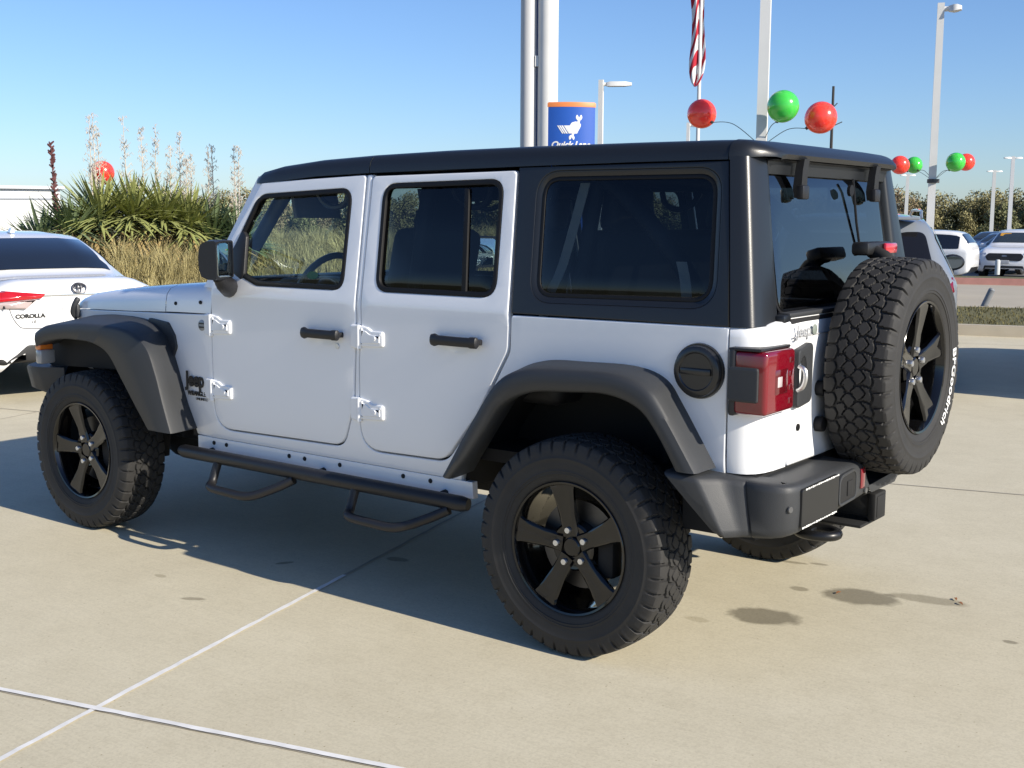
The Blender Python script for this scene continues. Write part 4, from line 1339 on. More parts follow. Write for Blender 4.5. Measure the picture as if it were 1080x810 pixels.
tube(bm, rg, .016, 8); tube(bm, [swM @ Vector((0, -.18, 0)), swM @ Vector((0, .18, 0))], .018, 6); tube(bm, [swM @ Vector((0, 0, 0)), swM @ Vector((0, 0, -.18))], .018, 6); sphere(bm, swM @ Vector((0, 0, 0)), .06, 12, 8)
tube(bm, [swM @ Vector((0, 0, 0)), (-1.9, -.38, 1.1)], .03, 8)
finish("steering_wheel", bm, BLKP, suv)
def seat(x, y, w_, heads, rake=.22):
    bm = BM()
    box(bm, (x - .22, y, .94), (.52, w_, .16), .05, seg=3)
    box(bm, (x + .10, y, 1.24), (.13, w_ * .95, .62), .05, Matrix.Rotation(rake, 4, 'Y'), 3)
    st = finish("seat", bm, TRIM, suv)
    for hy in heads:
        bh = BM()
        box(bh, (x + .205, hy, 1.625), (.10, .27, .19), .045, Matrix.Rotation(rake * .6, 4, 'Y'), 3)
        for dy in (-.07, .07): tube(bh, [(x + .18, hy + dy, 1.50), (x + .20, hy + dy, 1.58)], .008, 6)
        finish("headrest", bh, TRIM, st)
seat(-1.22, -.38, .52, [-.38]); seat(-1.22, .38, .52, [.38]); seat(-.28, 0, 1.25, [-.42, .42])
bm = BM()
for s in SIDES:
    tube(bm, smooth_path([(-2.0, s * .61, 1.45), (-1.80, s * .585, 1.70), (-1.7, s * .58, 1.735), (-.9, s * .58, 1.745), (-.2, s * .58, 1.74), (-.02, s * .585, 1.70), (.30, s * .62, 1.40), (.50, s * .66, 1.05)], 5), .034, 10)
    tube(bm, [(-.93, s * .585, 1.74), (-.95, s * .66, 1.3), (-.97, s * .69, .9)], .034, 10)
    tube(bm, [(-.10, s * .585, 1.735), (-.16, s * .68, 1.1)], .030, 10)
for x in (-.93, -.05): tube(bm, [(x, -.58, 1.745), (x, .58, 1.745)], .036, 10)
finish("roll_bar", bm, TRIM, suv)
bm = BM(); box(bm, (-.90, 0, 1.705), (.16, .9, .06), .02); finish("sound_bar", bm, TRIM, suv)
for x0 in (-1.52, -.72, -.40):                     # strap handles
    for s in SIDES:
        bm = BM(); tube(bm, smooth_path([(x0 - .10, s * .57, 1.71), (x0 - .07, s * .555, 1.655), (x0, s * .55, 1.632), (x0 + .07, s * .555, 1.655), (x0 + .10, s * .57, 1.71)], 4), .014, 8)
        finish("grab_handle", bm, BLKP, suv)
BELT = mat("belt_webbing", (.80, .77, .70), .8)
for s in SIDES:
    for pts in ([(-.12, .64, 1.72), (-.20, .665, 1.42), (-.27, .69, 1.24), (-.28, .69, 1.0)], [(-.95, .625, 1.62), (-1.0, .66, 1.2), (-1.0, .68, .9)], [(.30, .655, 1.44), (.335, .675, 1.32), (.35, .68, 1.0)]):
        bm = BM()
        P_ = smooth_path([(a, s * b_, c) for a, b_, c in pts], 4)
        ring_loft(bm, [[p + Vector((-.021, 0, 0)), p + Vector((.021, 0, 0)), p + Vector((.021, s * .003, 0)), p + Vector((-.021, s * .003, 0))] for p in P_])
        finish("seat_belt", bm, BELT if pts[0][0] > -.5 else TRIM, suv)
bm = BM()
for s in SIDES:
    ring_loft(bm, [[Vector((-1.79 + .03 * j, s * (.30 + .28 * i), 1.735 - .16 * i * 0 - .15 * j)) for j in (0, 1)] + [Vector((-1.77 + .03 * j, s * (.30 + .28 * i), 1.735 - .15 * j)) for j in (1, 0)] for i in (0, 1)])
finish("sun_visor", bm, mat("visor_grey", (.10, .10, .10), .8), suv)
bm = BM(); box(bm, (-1.83, 0, 1.66), (.03, .22, .07), .015); finish("rear_view_mirror", bm, BLKP, suv)

# ================================================================== OTHER VEHICLES
def paint(name, col, rough=0.35):
    return mat(name, col, rough, 0, 1.0)
def half_ring(st):
    """x, zbot, zbelt, half width at belt, roof height, half width at roof -> 19 point open section, left to right"""
    x, zb, zl, wb, zt, wt = st
    zm = zb + (zl - zb) * .45
    L_ = [(wb * .80, zb), (wb * .95, zb + .02), (wb * .99, zb + .10), (wb * 1.0, zm), (wb * .995, zl - .12), (wb * .985, zl - .05), (wb * .955, zl),
          (wt + (wb * .955 - wt) * .18, zl + (zt - zl) * .80), (wt * .955, zl + (zt - zl) * .945), (wt * .60, zl + (zt - zl) * .995), (0, zt)]
    L_ = [Vector((x, -y, z)) for y, z in L_]
    return L_ + [Vector((p.x, -p.y, p.z)) for p in L_[-2::-1]]
def dens(sts, k=3, sharp=()):
    """Catmull-Rom between stations; listed indices keep a straight span after them"""
    out = []
    for i in range(len(sts) - 1):
        p0 = sts[max(0, i - 1)]; p1 = sts[i]; p2 = sts[i + 1]; p3 = sts[min(len(sts) - 1, i + 2)]
        for j in range(k):
            t = j / k
            if i in sharp:
                out.append((tuple(a + (b_ - a) * t for a, b_ in zip(p1, p2)), i, t))
            else:
                out.append((tuple(b_ + .5 * t * ((c - a) + t * (2 * a - 5 * b_ + 4 * c - d) + t * t * (3 * (b_ - c) + d - a)) if True else 0 for a, b_, c, d in zip(p0, p1, p2, p3)), i, t))
    out.append((sts[-1], len(sts) - 1, 0.0))
    return out
SURF = {}
def surf_x(root, y, z, tail=True):
    """where the body skin of a car stands at (y, z), seen from its tail or its nose"""
    for k in range(30):
        h = SURF[root.name].ray_cast(Vector((-3 if tail else 9, y, z)), Vector((1 if tail else -1, 0, 0)))
        if h[0] is not None: return h[0].x
        y *= .985
    return 0.0
def car(root, sts, side_spans, top_spans, pm, gm, wheels, r_w, k=4, dark_from=None):
    """body shell lofted along local x (0 = rear), window panes cut from the same surface"""
    D = dens(sts, k)
    rings = [half_ring(d[0]) for d in D]
    n = len(rings[0])
    bm = BM()
    V = [[bm.verts.new(p) for p in r_] for r_ in rings]
    panes = {}
    for i in range(len(rings) - 1):
        u = D[i][1] + D[i][2]; u2 = D[i + 1][1] + D[i + 1][2]
        for j in range(n - 1):
            fs = (V[i][j], V[i][j + 1], V[i + 1][j + 1], V[i + 1][j])
            bm.faces.new(fs)
            key = None
            if j in (6, n - 8):
                for q, (a, b_) in enumerate(side_spans):
                    if u >= a - 1e-6 and u2 <= b_ + 1e-6: key = ("side_window", q, j)
            if 7 <= j <= n - 9:
                for q, (a, b_, nm) in enumerate(top_spans):
                    if u >= a - 1e-6 and u2 <= b_ + 1e-6: key = (nm, q, 0)
            if key: panes.setdefault(key, []).append((i, j))
    bm.faces.new([v for v in V[0]][::-1]); bm.faces.new(V[-1])
    SURF[root.name] = BVHTree.FromBMesh(bm)
    body = finish("body", bm, pm, root, 42, wn=False)
    for key, cells in panes.items():
        b2 = BM(); cache = {}
        for i, j in cells:
            qs = []
            for (a, b_) in ((i, j), (i, j + 1), (i + 1, j + 1), (i + 1, j)):
                if (a, b_) not in cache:
                    p = rings[a][b_]
                    nrm = Vector((0, math.copysign(1, p.y), .25)).normalized() if key[0] == "side_window" else Vector((0, 0, 1))
                    if key[0] != "side_window":
                        nrm = Vector((-.6 if a < len(rings) / 2 else .6, 0, .8)).normalized()
                    cache[(a, b_)] = (p, nrm)
                qs.append((a, b_))
            pass
        ids = sorted(cache)
        # shrink the pane a little inside its frame
        cen = sum((cache[c_][0] for c_ in ids), Vector()) / len(ids)
        vs = {c_: b2.verts.new(cen + (cache[c_][0] - cen) * .955 + cache[c_][1] * .012) for c_ in ids}
        for i, j in cells:
            b2.faces.new((vs[(i, j)], vs[(i, j + 1)], vs[(i + 1, j + 1)], vs[(i + 1, j)]))
        finish(key[0], b2, gm, body, 60)
    for (x, y) in wheels:
        for s in (-1, 1):
            bw = BM()
            M = Matrix.Translation((x, s * y, r_w)) @ (Matrix.Identity(4) if s < 0 else Matrix.Rotation(math.pi, 4, 'Z'))
            lathe(bw, [(r_w * .62, -.10), (r_w * .80, -.115), (r_w * .95, -.10), (r_w, -.07), (r_w, .07), (r_w * .9, .1)], 28, M)
            wh = finish("wheel", bw, RUB, root, 40)
            br = BM()
            lathe(br, [(r_w * .64, -.10), (r_w * .60, -.085), (r_w * .56, -.04), (r_w * .05, -.04)], 28, M)
            for q in range(5):
                a = 2 * math.pi * q / 5 + .3
                rot = M @ Matrix.Rotation(a, 4, 'Y')
                ring_loft(br, [[rot @ Vector((rr, yy, zz)) for yy, zz in ((-.04, -hw_), (-.088, -hw_ * .8), (-.088, hw_ * .8), (-.04, hw_))] for rr, hw_ in ((.02, .03), (r_w * .62, .045))])
            finish("rim", br, mat("alloy_rim", (.30, .30, .31), .35, .8), wh, 40)
            ba = BM()
            NA = 18
            prev = None
            for q in range(NA + 1):
                a = math.pi * (q / NA * 1.1 - .05)
                c0 = Vector((x + math.cos(a) * (r_w + .01), s * (y + .105), r_w + math.sin(a) * (r_w + .01)))
                c1 = Vector((x + math.cos(a) * (r_w + .075), s * (y + .118), r_w + math.sin(a) * (r_w + .06)))
                cur = (ba.verts.new(c0), ba.verts.new(c1))
                if prev: ba.faces.new((prev[0], prev[1], cur[1], cur[0]))
                prev = cur
            finish("wheel_arch", ba, SEAL, body, 40)
    return body
CARG = glass("car_glass_dark", (0.05, 0.06, 0.08), 0.9, 1.7)
CARG.name = "car_glass_dark"
CGL = mat("car_window", (0.012, 0.016, 0.024), 0.06, 0, 0.5, spec=.6)
CGW = mat("windscreen_light", (0.035, 0.045, 0.05), 0.06, 0, 0.5, spec=.6)
CWHITE = paint("car_white", (0.80, 0.80, 0.80), 0.3)
CBLK = mat("car_black_trim", (0.014, 0.014, 0.015), 0.45)
CHROME = mat("chrome", (0.75, 0.75, 0.76), 0.12, 1.0)

def place(root, rear_xy, heading):
    """heading: direction the nose points, radians from +X; local +x = nose"""
    root.location = (rear_xy[0], rear_xy[1], root.location.z)
    root.rotation_euler = (0, 0, heading)

# ------------------------------------------------------------------ white saloon at the left edge, seen from behind
sal = thing("saloon_car", "white saloon with red and clear tail lights parked facing away beyond the suv's front wheel", "car")
SS = [(0.00, .42, .80, .66, .93, .52), (.03, .33, .86, .78, 1.00, .50), (.10, .27, .89, .84, 1.04, .50), (.22, .25, .91, .875, 1.055, .52), (.62, .23, .925, .89, 1.065, .55), (1.02, .21, .95, .89, 1.245, .60), (1.42, .20, .965, .89, 1.375, .605), (1.75, .20, .96, .89, 1.425, .59), (2.25, .20, .95, .89, 1.437, .59), (2.75, .20, .94, .89, 1.405, .575), (3.20, .20, .93, .89, 1.235, .62), (3.62, .22, .90, .885, 1.03, .68), (4.1, .23, .84, .86, .93, .66), (4.45, .28, .72, .78, .80, .58), (4.58, .38, .62, .66, .66, .5)]
sb = car(sal, SS, [(4.6, 6.7), (7.05, 9.6)], [(4.25, 6.15, "rear_window"), (9.1, 10.9, "windscreen")], CWHITE, CGL, [(.98, .79), (3.68, .79)], .315, 4)
def rear_sheet(name, poly, proud, m, parent, root, thick=.02, bev=.004, grid=.06):
    """sheet lying on a car's tail; u to the car's right, v up"""
    b2 = BM()
    panel(b2, poly, [], lambda u, v, d: Vector((surf_x(root, -u, v) - proud + d, -u, v)), bev, thick, grid)
    return finish(name, b2, m, parent, 50, wn=True)
for s in (-1, 1):
    lens_r = fillet([(s * .30, .930, .008), (s * .34, .893, .01), (s * .70, .872, .01), (s * .835, .875, .02), (s * .835, .955, .02), (s * .62, .962, .02)], 4)
    tl = rear_sheet("tail_light", lens_r, .040, mat("saloon_red_lens", (.45, .01, .015), .12, 0, 1), sal, sal, .09, .006, .03)
    rear_sheet("clear_lens", fillet([(s * .37, .889, .005), (s * .47, .808, .02), (s * .80, .818, .02), (s * .83, .868, .01), (s * .70, .868, .005)], 4), .036, mat("saloon_clear_lens", (.42, .34, .33), .15, 0, 1), tl, sal, .09, .006, .03)
    rear_sheet("lamp_divider", [(s * .640, .815), (s * .655, .815), (s * .668, .958), (s * .653, .958)], .043, CBLK, tl, sal, .03, .001, .03)
    rear_sheet("bumper_vent", fillet([(s * .60, .335, .02), (s * .80, .345, .02), (s * .81, .50, .03), (s * .78, .49, .02)], 3), .008, CBLK, sal, sal, .03, .006)
rear_sheet("trunk_garnish", fillet([(-.40, .905, 0), (.40, .905, 0), (.40, .922, 0), (-.40, .922, 0)], 1), .008, CHROME, sal, sal, .02, .003)
rear_sheet("diffuser", fillet([(-.66, .345, .02), (.66, .345, .02), (.46, .50, .06), (-.46, .50, .06)], 4), .010, CBLK, sal, sal, .05, .008)
rear_sheet("plate_recess_shade", fillet([(-.30, .645, .02), (.30, .645, .02), (.30, .855, .02), (-.30, .855, .02)], 3), .004, mat("car_white_shade", (.70, .70, .70), .35, 0, 1.0), sal, sal, .01, .004)  # flat sheet; the recess's shade is painted in as a darker white
lp = rear_sheet("licence_plate", fillet([(-.155, .665, .01), (.155, .665, .01), (.155, .825, .01), (-.155, .825, .01)], 3), .014, mat("plate_white", (.72, .72, .72), .5), sal, sal, .010, .002)
for u in (-.10, .10):
    b2 = BM(); disc(b2, (surf_x(sal, u, .805) - .012, u, .805), .009, (-1, 0, 0), .006, 10); finish("plate_screw", b2, STEEL, lp)
for s in (-1, 1):                                  # boot lid seam, a thin dark line on each side
    b2 = BM()
    P_ = [(s * .70, 1.02), (s * .665, .985), (s * .655, .955)]
    tube(b2, [Vector((surf_x(sal, y, z) - .002, y, z)) for y, z in P_], .004, 5)
    finish("trunk_seam", b2, mat("seam_grey", (.16, .16, .17), .6), sal)
    b2 = BM()
    P_ = [(s * .60, .815), (s * .575, .74), (s * .53, .67), (s * .48, .645), (s * .30, .635), (s * .05, .632)]
    tube(b2, [Vector((surf_x(sal, p.x, p.y) - .002, p.x, p.y)) for p in smooth_path([(a_, b_, 0) for a_, b_ in P_], 5)], .004, 5)
    finish("trunk_seam", b2, MATS["seam_grey"], sal)
def on_tail(cx, cz, sx_=1.0):
    return lambda x, y, z: Vector((surf_x(sal, -(cx + x), cz + y) - .003 - z, -(cx + x), cz + y))
finish("badge_lettering", text_bm("COROLLA", .047, on_tail(-.43, .745), .004, bold=.0022, sx=1.15), BLKP, sal)
finish("badge_lettering", text_bm("LE", .034, on_tail(-.40, .695), .003, sx=1.3), BLKP, sal)
em = BM()                                          # emblem of three ovals
def oval(cx, cz, rx_, rz_, r_):
    pts = [Vector((surf_x(sal, cx + rx_ * math.cos(2 * math.pi * k / 28), cz + rz_ * math.sin(2 * math.pi * k / 28)) - .022, cx + rx_ * math.cos(2 * math.pi * k / 28), cz + rz_ * math.sin(2 * math.pi * k / 28))) for k in range(29)]
    tube(em, pts, r_, 6)
oval(0, .968, .062, .042, .0075); oval(0, .985, .040, .016, .006); oval(0, .968, .018, .038, .006)
finish("emblem", em, mat("emblem_dark_chrome", (.10, .10, .11), .35, .8), sal)
bm = BM(); ring_loft(bm, [[Vector((1.62 + a * .13, b_ * .02, 1.425 + c)) for a, b_, c in ((0, -1, 0), (0, 1, 0), (1, .6, 0), (1, -.6, 0))], [Vector((1.62 + a * .06, b_ * .008, 1.47)) for a, b_ in ((0, -1), (0, 1), (1, .6), (1, -.6))]]); finish("shark_fin", bm, CWHITE, sal)
for s in (-1, 1):
    bm = BM(); box(bm, (3.0, s * .97, 1.0), (.12, .2, .13), .04, seg=3); finish("side_mirror", bm, CWHITE, sal)
HS = math.atan2(.21, -.978)
place(sal, (-6.95, 1.70), HS)

# ------------------------------------------------------------------ silver crossover behind the spare tyre
xo = thing("crossover", "silver grey crossover with roof rails parked right behind the suv's spare tyre", "suv")
XS = [(0.0, .50, .92, .70, 1.00, .62), (.03, .40, 1.02, .82, 1.12, .66), (.10, .32, 1.06, .88, 1.20, .68), (.22, .28, 1.07, .90, 1.36, .665), (.40, .25, 1.075, .915, 1.555, .64), (.62, .24, 1.07, .92, 1.615, .635), (1.2, .22, 1.06, .92, 1.65, .64), (2.0, .22, 1.04, .92, 1.655, .635), (2.55, .22, 1.02, .92, 1.62, .615), (3.0, .22, 1.01, .92, 1.42, .66), (3.42, .24, .99, .91, 1.14, .72), (4.0, .26, .93, .89, 1.02, .68), (4.35, .32, .80, .80, .86, .58), (4.48, .45, .65, .66, .70, .5)]
SILV = paint("car_silver", (.20, .22, .245), .3)
car(xo, XS, [(3.6, 5.2), (5.5, 7.0), (7.2, 8.9)], [(8.15, 9.85, "windscreen")], SILV, CGL, [(.86, .82), (3.56, .82)], .345, 4)
rear_sheet("rear_window", fillet([(-.68, 1.13, .05), (.68, 1.13, .05), (.60, 1.48, .08), (-.60, 1.48, .08)], 5), .010, mat("crossover_glass", (.010, .010, .012), .08), xo, xo, .03, .006, .07)
for s in (-1, 1):
    bm = BM(); tube(bm, smooth_path([(.55, s * .58, 1.60), (.66, s * .58, 1.645), (.9, s * .59, 1.672), (2.2, s * .59, 1.685), (2.5, s * .58, 1.63)], 4), .013, 8); finish("roof_rail", bm, SILV, xo)
    rear_sheet("tail_light", fillet([(s * .62, .93, .02), (s * .86, .95, .02), (s * .87, 1.09, .03), (s * .66, 1.07, .02)], 3), .012, REDL, xo, xo, .05, .01, .06)
    bm = BM()
    rings = []
    for x, yy, sc_ in ((2.56, 0, .75), (2.60, 0, 1), (2.70, .0, .95), (2.76, 0, .5)):
        rings.append([Vector((x, s * (1.045 + .125 * sc_ * math.cos(a)), 1.135 + .088 * sc_ * math.sin(a))) for a in [2 * math.pi * k / 20 for k in range(20)]])
    ring_loft(bm, rings); tube(bm, [(2.66, s * .90, 1.08), (2.66, s * 1.0, 1.10)], .035, 8)
    mm = finish("side_mirror", bm, CBLK, xo, 50)
    bm = BM(); c0 = bm.verts.new((2.555, s * 1.045, 1.137)); rg = [bm.verts.new((2.556, s * (1.045 + .098 * math.cos(2 * math.pi * k / 20)), 1.137 + .066 * math.sin(2 * math.pi * k / 20))) for k in range(20)]
    for k in range(20): bm.faces.new((c0, rg[k], rg[(k + 1) % 20]))
    finish("mirror_glass", bm, mat("dark_mirror", (.16, .20, .26), .04, 1.0), mm)
bm = BM(); box(bm, (.36, 0, 1.60), (.22, 1.1, .03), .012); finish("rear_spoiler", bm, SILV, xo)
bm = BM(); ring_loft(bm, [[Vector((.95 + a * .15, b_ * .025, 1.645)) for a, b_ in ((0, -1), (0, 1), (1, .6), (1, -.6))], [Vector((.96 + a * .07, b_ * .01, 1.675)) for a, b_ in ((0, -1), (0, 1), (1, .6), (1, -.6))]]); finish("shark_fin", bm, SILV, xo)
rear_sheet("rear_bumper_trim", fillet([(-.80, .36, .03), (.80, .36, .03), (.84, .58, .04), (-.84, .58, .04)], 3), .012, CBLK, xo, xo, .04, .01)
place(xo, (-1.735, 6.11), R(112.3))

def place_nose(root, px, D_, heading, nose=4.6):
    v = _f + _r * ((px - 540) / 1283.254)
    v = Vector((v.x, v.y)).normalized() * D_
    root.location = (_C.x + v.x - math.cos(heading) * nose, _C.y + v.y - math.sin(heading) * nose, root.location.z)
    root.rotation_euler = (0, 0, heading)
# ------------------------------------------------------------------ far lot: white crossover facing us, white hatchback, dark saloons
def front_sheet(name, poly, proud, m, parent, root, thick=.03, bev=.008):
    b2 = BM()
    panel(b2, poly, [], lambda u, v, d: Vector((surf_x(root, u, v, False) + proud - d, u, v)), bev, thick, .06)
    return finish(name, b2, m, parent, 50, wn=True)
def suv_like(name, label, pm, front=True):
    t = thing(name, label, "car")
    t.location.z = -.395
    L_ = [(0.0, .50, .92, .70, 1.00, .62), (.06, .36, 1.03, .86, 1.18, .68), (.22, .28, 1.07, .90, 1.40, .66), (.45, .25, 1.07, .92, 1.60, .64), (1.2, .22, 1.06, .92, 1.66, .64), (2.0, .22, 1.04, .92, 1.665, .635), (2.55, .22, 1.02, .92, 1.62, .615), (3.0, .22, 1.02, .92, 1.40, .67), (3.42, .24, 1.02, .91, 1.15, .74), (4.0, .25, .98, .91, 1.08, .72), (4.38, .28, .90, .87, .99, .66), (4.54, .32, .74, .80, .82, .62), (4.60, .40, .62, .72, .66, .55)]
    car(t, L_, [(2.6, 4.0), (4.2, 5.2), (5.4, 7.6)], [(1.2, 2.8, "rear_window"), (6.15, 7.85, "windscreen")], pm, CGL if not front else CGW, [(.86, .82), (3.62, .82)], .345, 3)
    return t
wc = suv_like("crossover", "white crossover facing the road with a large black grille and yellow windscreen sticker", CWHITE)
g = front_sheet("grille", fillet([(-.52, .66, .10), (.52, .66, .10), (.60, .80, .06), (.50, .90, .06), (-.50, .90, .06), (-.60, .80, .06)], 4), .02, CBLK, wc, wc)
bm = BM()
for k in range(5): tube(bm, [(surf_x(wc, y_, .69 + .042 * k, False) + .022, y_, .69 + .042 * k) for y_ in (-.5, -.25, 0, .25, .5)], .007, 5)
finish("grille_bar", bm, mat("grille_grey", (.05, .05, .05), .3), g)
bm = BM(); n = 24
c0 = bm.verts.new((surf_x(wc, 0, .815, False) + .034, 0, .815)); rg = [bm.verts.new((surf_x(wc, 0, .815, False) + .032, .085 * math.cos(2 * math.pi * k / n), .815 + .035 * math.sin(2 * math.pi * k / n))) for k in range(n)]
for k in range(n): bm.faces.new((c0, rg[k], rg[(k + 1) % n]))
finish("oval_emblem", bm, mat("emblem_blue_grey", (.14, .17, .24), .3, .3), g)
front_sheet("lower_intake", fillet([(-.66, .33, .03), (.66, .33, .03), (.60, .50, .04), (-.60, .50, .04)], 4), .012, CBLK, wc, wc)
front_sheet("front_plate", fillet([(-.17, .56, .01), (.17, .56, .01), (.17, .68, .01), (-.17, .68, .01)], 2), .035, mat("plate_grey", (.45, .46, .47), .5), wc, wc, .02, .004)
for s in (-1, 1):
    front_sheet("headlight", fillet([(s * .56, .86, .02), (s * .84, .84, .02), (s * .87, .93, .03), (s * .58, .915, .02)], 3), .015, mat("headlight_glass", (.42, .45, .52), .1, 0, 1), wc, wc, .04)
    front_sheet("fog_pocket", fillet([(s * .72, .50, .02), (s * .84, .52, .02), (s * .83, .72, .03), (s * .76, .70, .02)], 3), .012, mat("pocket_blue", (.03, .04, .10), .4), wc, wc, .04)
    bm = BM(); box(bm, (2.95, s * 1.02, 1.12), (.12, .2, .14), .04, seg=3); finish("side_mirror", bm, CWHITE, wc)
bm = BM(); panel(bm, fillet([(-.50, 0, .02), (-.16, 0, .02), (-.16, .16, .02), (-.50, .16, .02)], 2), [], lambda u, v, d: Vector((2.905 - v * .95 + .02 - d, u, 1.45 + v * .55)), .003, .006, 0)
finish("windscreen_sticker", bm, mat("sticker_yellow", (.65, .33, .04), .5), wc)
place_nose(wc, 1051, 43.0, R(-86))
hb = suv_like("hatchback", "white hatchback seen from its side behind the silver crossover", paint("hatch_white", (.78, .78, .77), .3), False)
bm = BM(); box(bm, (1.9, -.80, 1.32), (.12, .02, .26), .005); finish("window_paper", bm, mat("paper_white", (.70, .72, .70), .7), hb)
place_nose(hb, 1021, 41.5, R(186), 0)
DK = [("dark blue saloon in the far row, nearest the white hatchback", (.018, .022, .045)), ("blue grey saloon in the middle of the far row", (.05, .07, .12)), ("black saloon with a pale windscreen at the near end of the far row", (.012, .013, .016)), ("navy car partly behind the white crossover in the far row", (.02, .03, .07))]
def dark_saloon(label, col, px, D_, hd):
    t = thing("saloon_car", label, "car", (0, 0, -.395), 0, "dark cars in the far row")
    car(t, SS, [(4.6, 6.7), (7.05, 9.6)], [(4.25, 6.15, "rear_window"), (9.1, 10.9, "windscreen")], paint("car_paint_%d%d%d" % tuple(int(c * 999) for c in col), col, .3), CGW, [(.98, .79), (3.68, .79)], .315, 3)
    for s in (-1, 1):
        front_sheet("headlight", fillet([(s * .50, .62, .02), (s * .74, .62, .02), (s * .76, .72, .03), (s * .52, .70, .02)], 3), .015, mat("headlight_glass", (.42, .45, .52), .1, 0, 1), t, t, .04)
    front_sheet("grille", fillet([(-.40, .40, .03), (.40, .40, .03), (.36, .60, .03), (-.36, .60, .03)], 3), .015, CBLK, t, t)
    place_nose(t, px, D_, hd, 4.58)
dark_saloon(*DK[0], 1020, 60.0, R(-96)); dark_saloon(*DK[1], 1030, 54.0, R(-96)); dark_saloon(*DK[2], 1036, 48.0, R(-96)); dark_saloon(*DK[3], 1056, 55.5, R(-96))
# parked just right of the view; its shadow lies across the right edge of the picture
ro = copy_tree(xo)
ro["label"] = "grey crossover at the right border, only its shadow on the concrete is in view"
ro.location = (1.25, 7.1, 0); ro.rotation_euler = (0, 0, R(105))

# ================================================================== POLES, SIGNS, FLAG, BALLOONS
POLE = mat("pole_white", (.68, .68, .66), .45, var=.08, vscale=2)
POLG = mat("pole_grey", (.55, .55, .55), .5)
def square_pole(bm, p, w_, h, taper=.85):
    a = w_ / 2; b_ = a * taper
    ring_loft(bm, [[Vector((p[0] + x * a, p[1] + y * a, p[2])) for x, y in ((-1, -1), (1, -1), (1, 1), (-1, 1))], [Vector((p[0] + x * b_, p[1] + y * b_, p[2] + h)) for x, y in ((-1, -1), (1, -1), (1, 1), (-1, 1))]])
def lamp_post(label, x, y, h, w_, az, arm=.75, two=False, group=None, z=0.0):
    t = thing("lamp_post", label, "lamp post", (x, y, z), R(20), group)
    bm = BM(); square_pole(bm, (0, 0, 0), w_, h); finish("pole", bm, POLE, t)
    bm = BM(); square_pole(bm, (0, 0, -.05), .5, .45, 1.0); finish("base", bm, KERBM, t)
    for q in ((0, math.pi) if two else (0,)):
        d = Vector((math.cos(az + q), math.sin(az + q), 0)); n_ = Vector((-d.y, d.x, 0))
        bm = BM(); tube(bm, [Vector((0, 0, h - .12)), Vector((0, 0, h - .12)) + d * .22], .05, 8)
        hd = []
        for l_, ww, zz, tt in ((.15, .08, h - .17, .10), (.25, .15, h - .18, .13), (arm * .8, .15, h - .17, .12), (arm, .10, h - .15, .07)):
            c = d * l_
            hd.append([c + n_ * ww + Vector((0, 0, zz)), c - n_ * ww + Vector((0, 0, zz)), c - n_ * ww * .8 + Vector((0, 0, zz + tt)), c + n_ * ww * .8 + Vector((0, 0, zz + tt))])
        ring_loft(bm, hd); finish("lamp_head", bm, POLE, t)
    return t
lamp_post("white square light pole with red and green balloons right behind the suv's roof", -4.98, 10.85, 9.0, .145, R(0))
lamp_post("tall white light pole with a balloon ring, right of the suv's rear corner", -6.10, 21.18, 5.95, .16, R(-5), .40)
lamp_post("white light pole with a long flat arm, just right of the blue sign", -16.71, 24.85, 5.42, .15, R(18), .85)
lamp_post("small far light pole left of the red balloon under the flag", -24.36, 43.59, 5.75, .16, R(20), .8)
lamp_post("far thin light pole left of the balloon ring pole", -37.5, 108.7, 5.75, .34, R(20), .7, True)
lamp_post("shorter of two far light poles before the trees at the right", -30.4, 111.0, 6.05, .34, R(20), .7, True)
lamp_post("taller of two far light poles, nearest the right border", -23.7, 92.0, 6.30, .30, R(20), .7, True)

# pylon with twin columns
py_ = thing("sign_pylon", "tall pylon of twin columns, left one grey and right one white, with a blue core", "pylon", (-18.75, 24.66, 0), math.atan2(.605, .796))
bm = BM(); tube(bm, [(-.275, .12, 0), (-.275, .12, 13)], .24, 24); finish("column", bm, POLG, py_)
bm = BM(); tube(bm, [(.275, 0, 0), (.275, 0, 13)], .295, 28); finish("column", bm, POLE, py_)
bm = BM(); box(bm, (0, .10, 6.5), (.20, .12, 12.6)); finish("core_panel", bm, mat("core_blue", (.03, .07, .25), .5), py_)
for z in (6.05, 8.0):
    bm = BM(); box(bm, (-.02, -.02, z), (.16, .16, .30)); finish("cross_tie", bm, POLE, py_)

# blue service sign
sg = thing("service_sign", "blue curved sign reading Quick Lane with a white wrench emblem and orange cap", "sign", (-14.56, 20.28, 0), math.atan2(.605, .796) + R(4))
def lens_plan(w_, d, n=14):
    return [Vector((-w_ / 2 + w_ * k / n, -d * (1 - (2 * k / n - 1) ** 2), 0)) for k in range(n + 1)] + [Vector((w_ / 2 - w_ * k / n, d * (1 - (2 * k / n - 1) ** 2) * .6, 0)) for k in range(1, n)]
SW_, SD = 1.14, .13
def sign_y(u): return -SD * (1 - (2 * u / SW_) ** 2)
bm = BM(); ring_loft(bm, [[p + Vector((0, 0, z)) for p in lens_plan(SW_, SD)] for z in (.3, 4.23)]); finish("face_panel", bm, mat("sign_blue", (.012, .085, .42), .4, 0, .3), sg, 40)
bm = BM(); ring_loft(bm, [[p * k + Vector((0, 0, z)) for p in lens_plan(SW_, SD)] for z, k in ((4.232, 1.03), (4.32, 1.03), (4.345, .98))]); finish("cap", bm, mat("sign_orange", (.72, .22, .06), .5), sg, 40)
bm = BM(); box(bm, (0, 0, .15), (.9, .2, .3)); finish("plinth", bm, KERBM, sg)
SGW = mat("sign_white", (.78, .78, .76), .5)
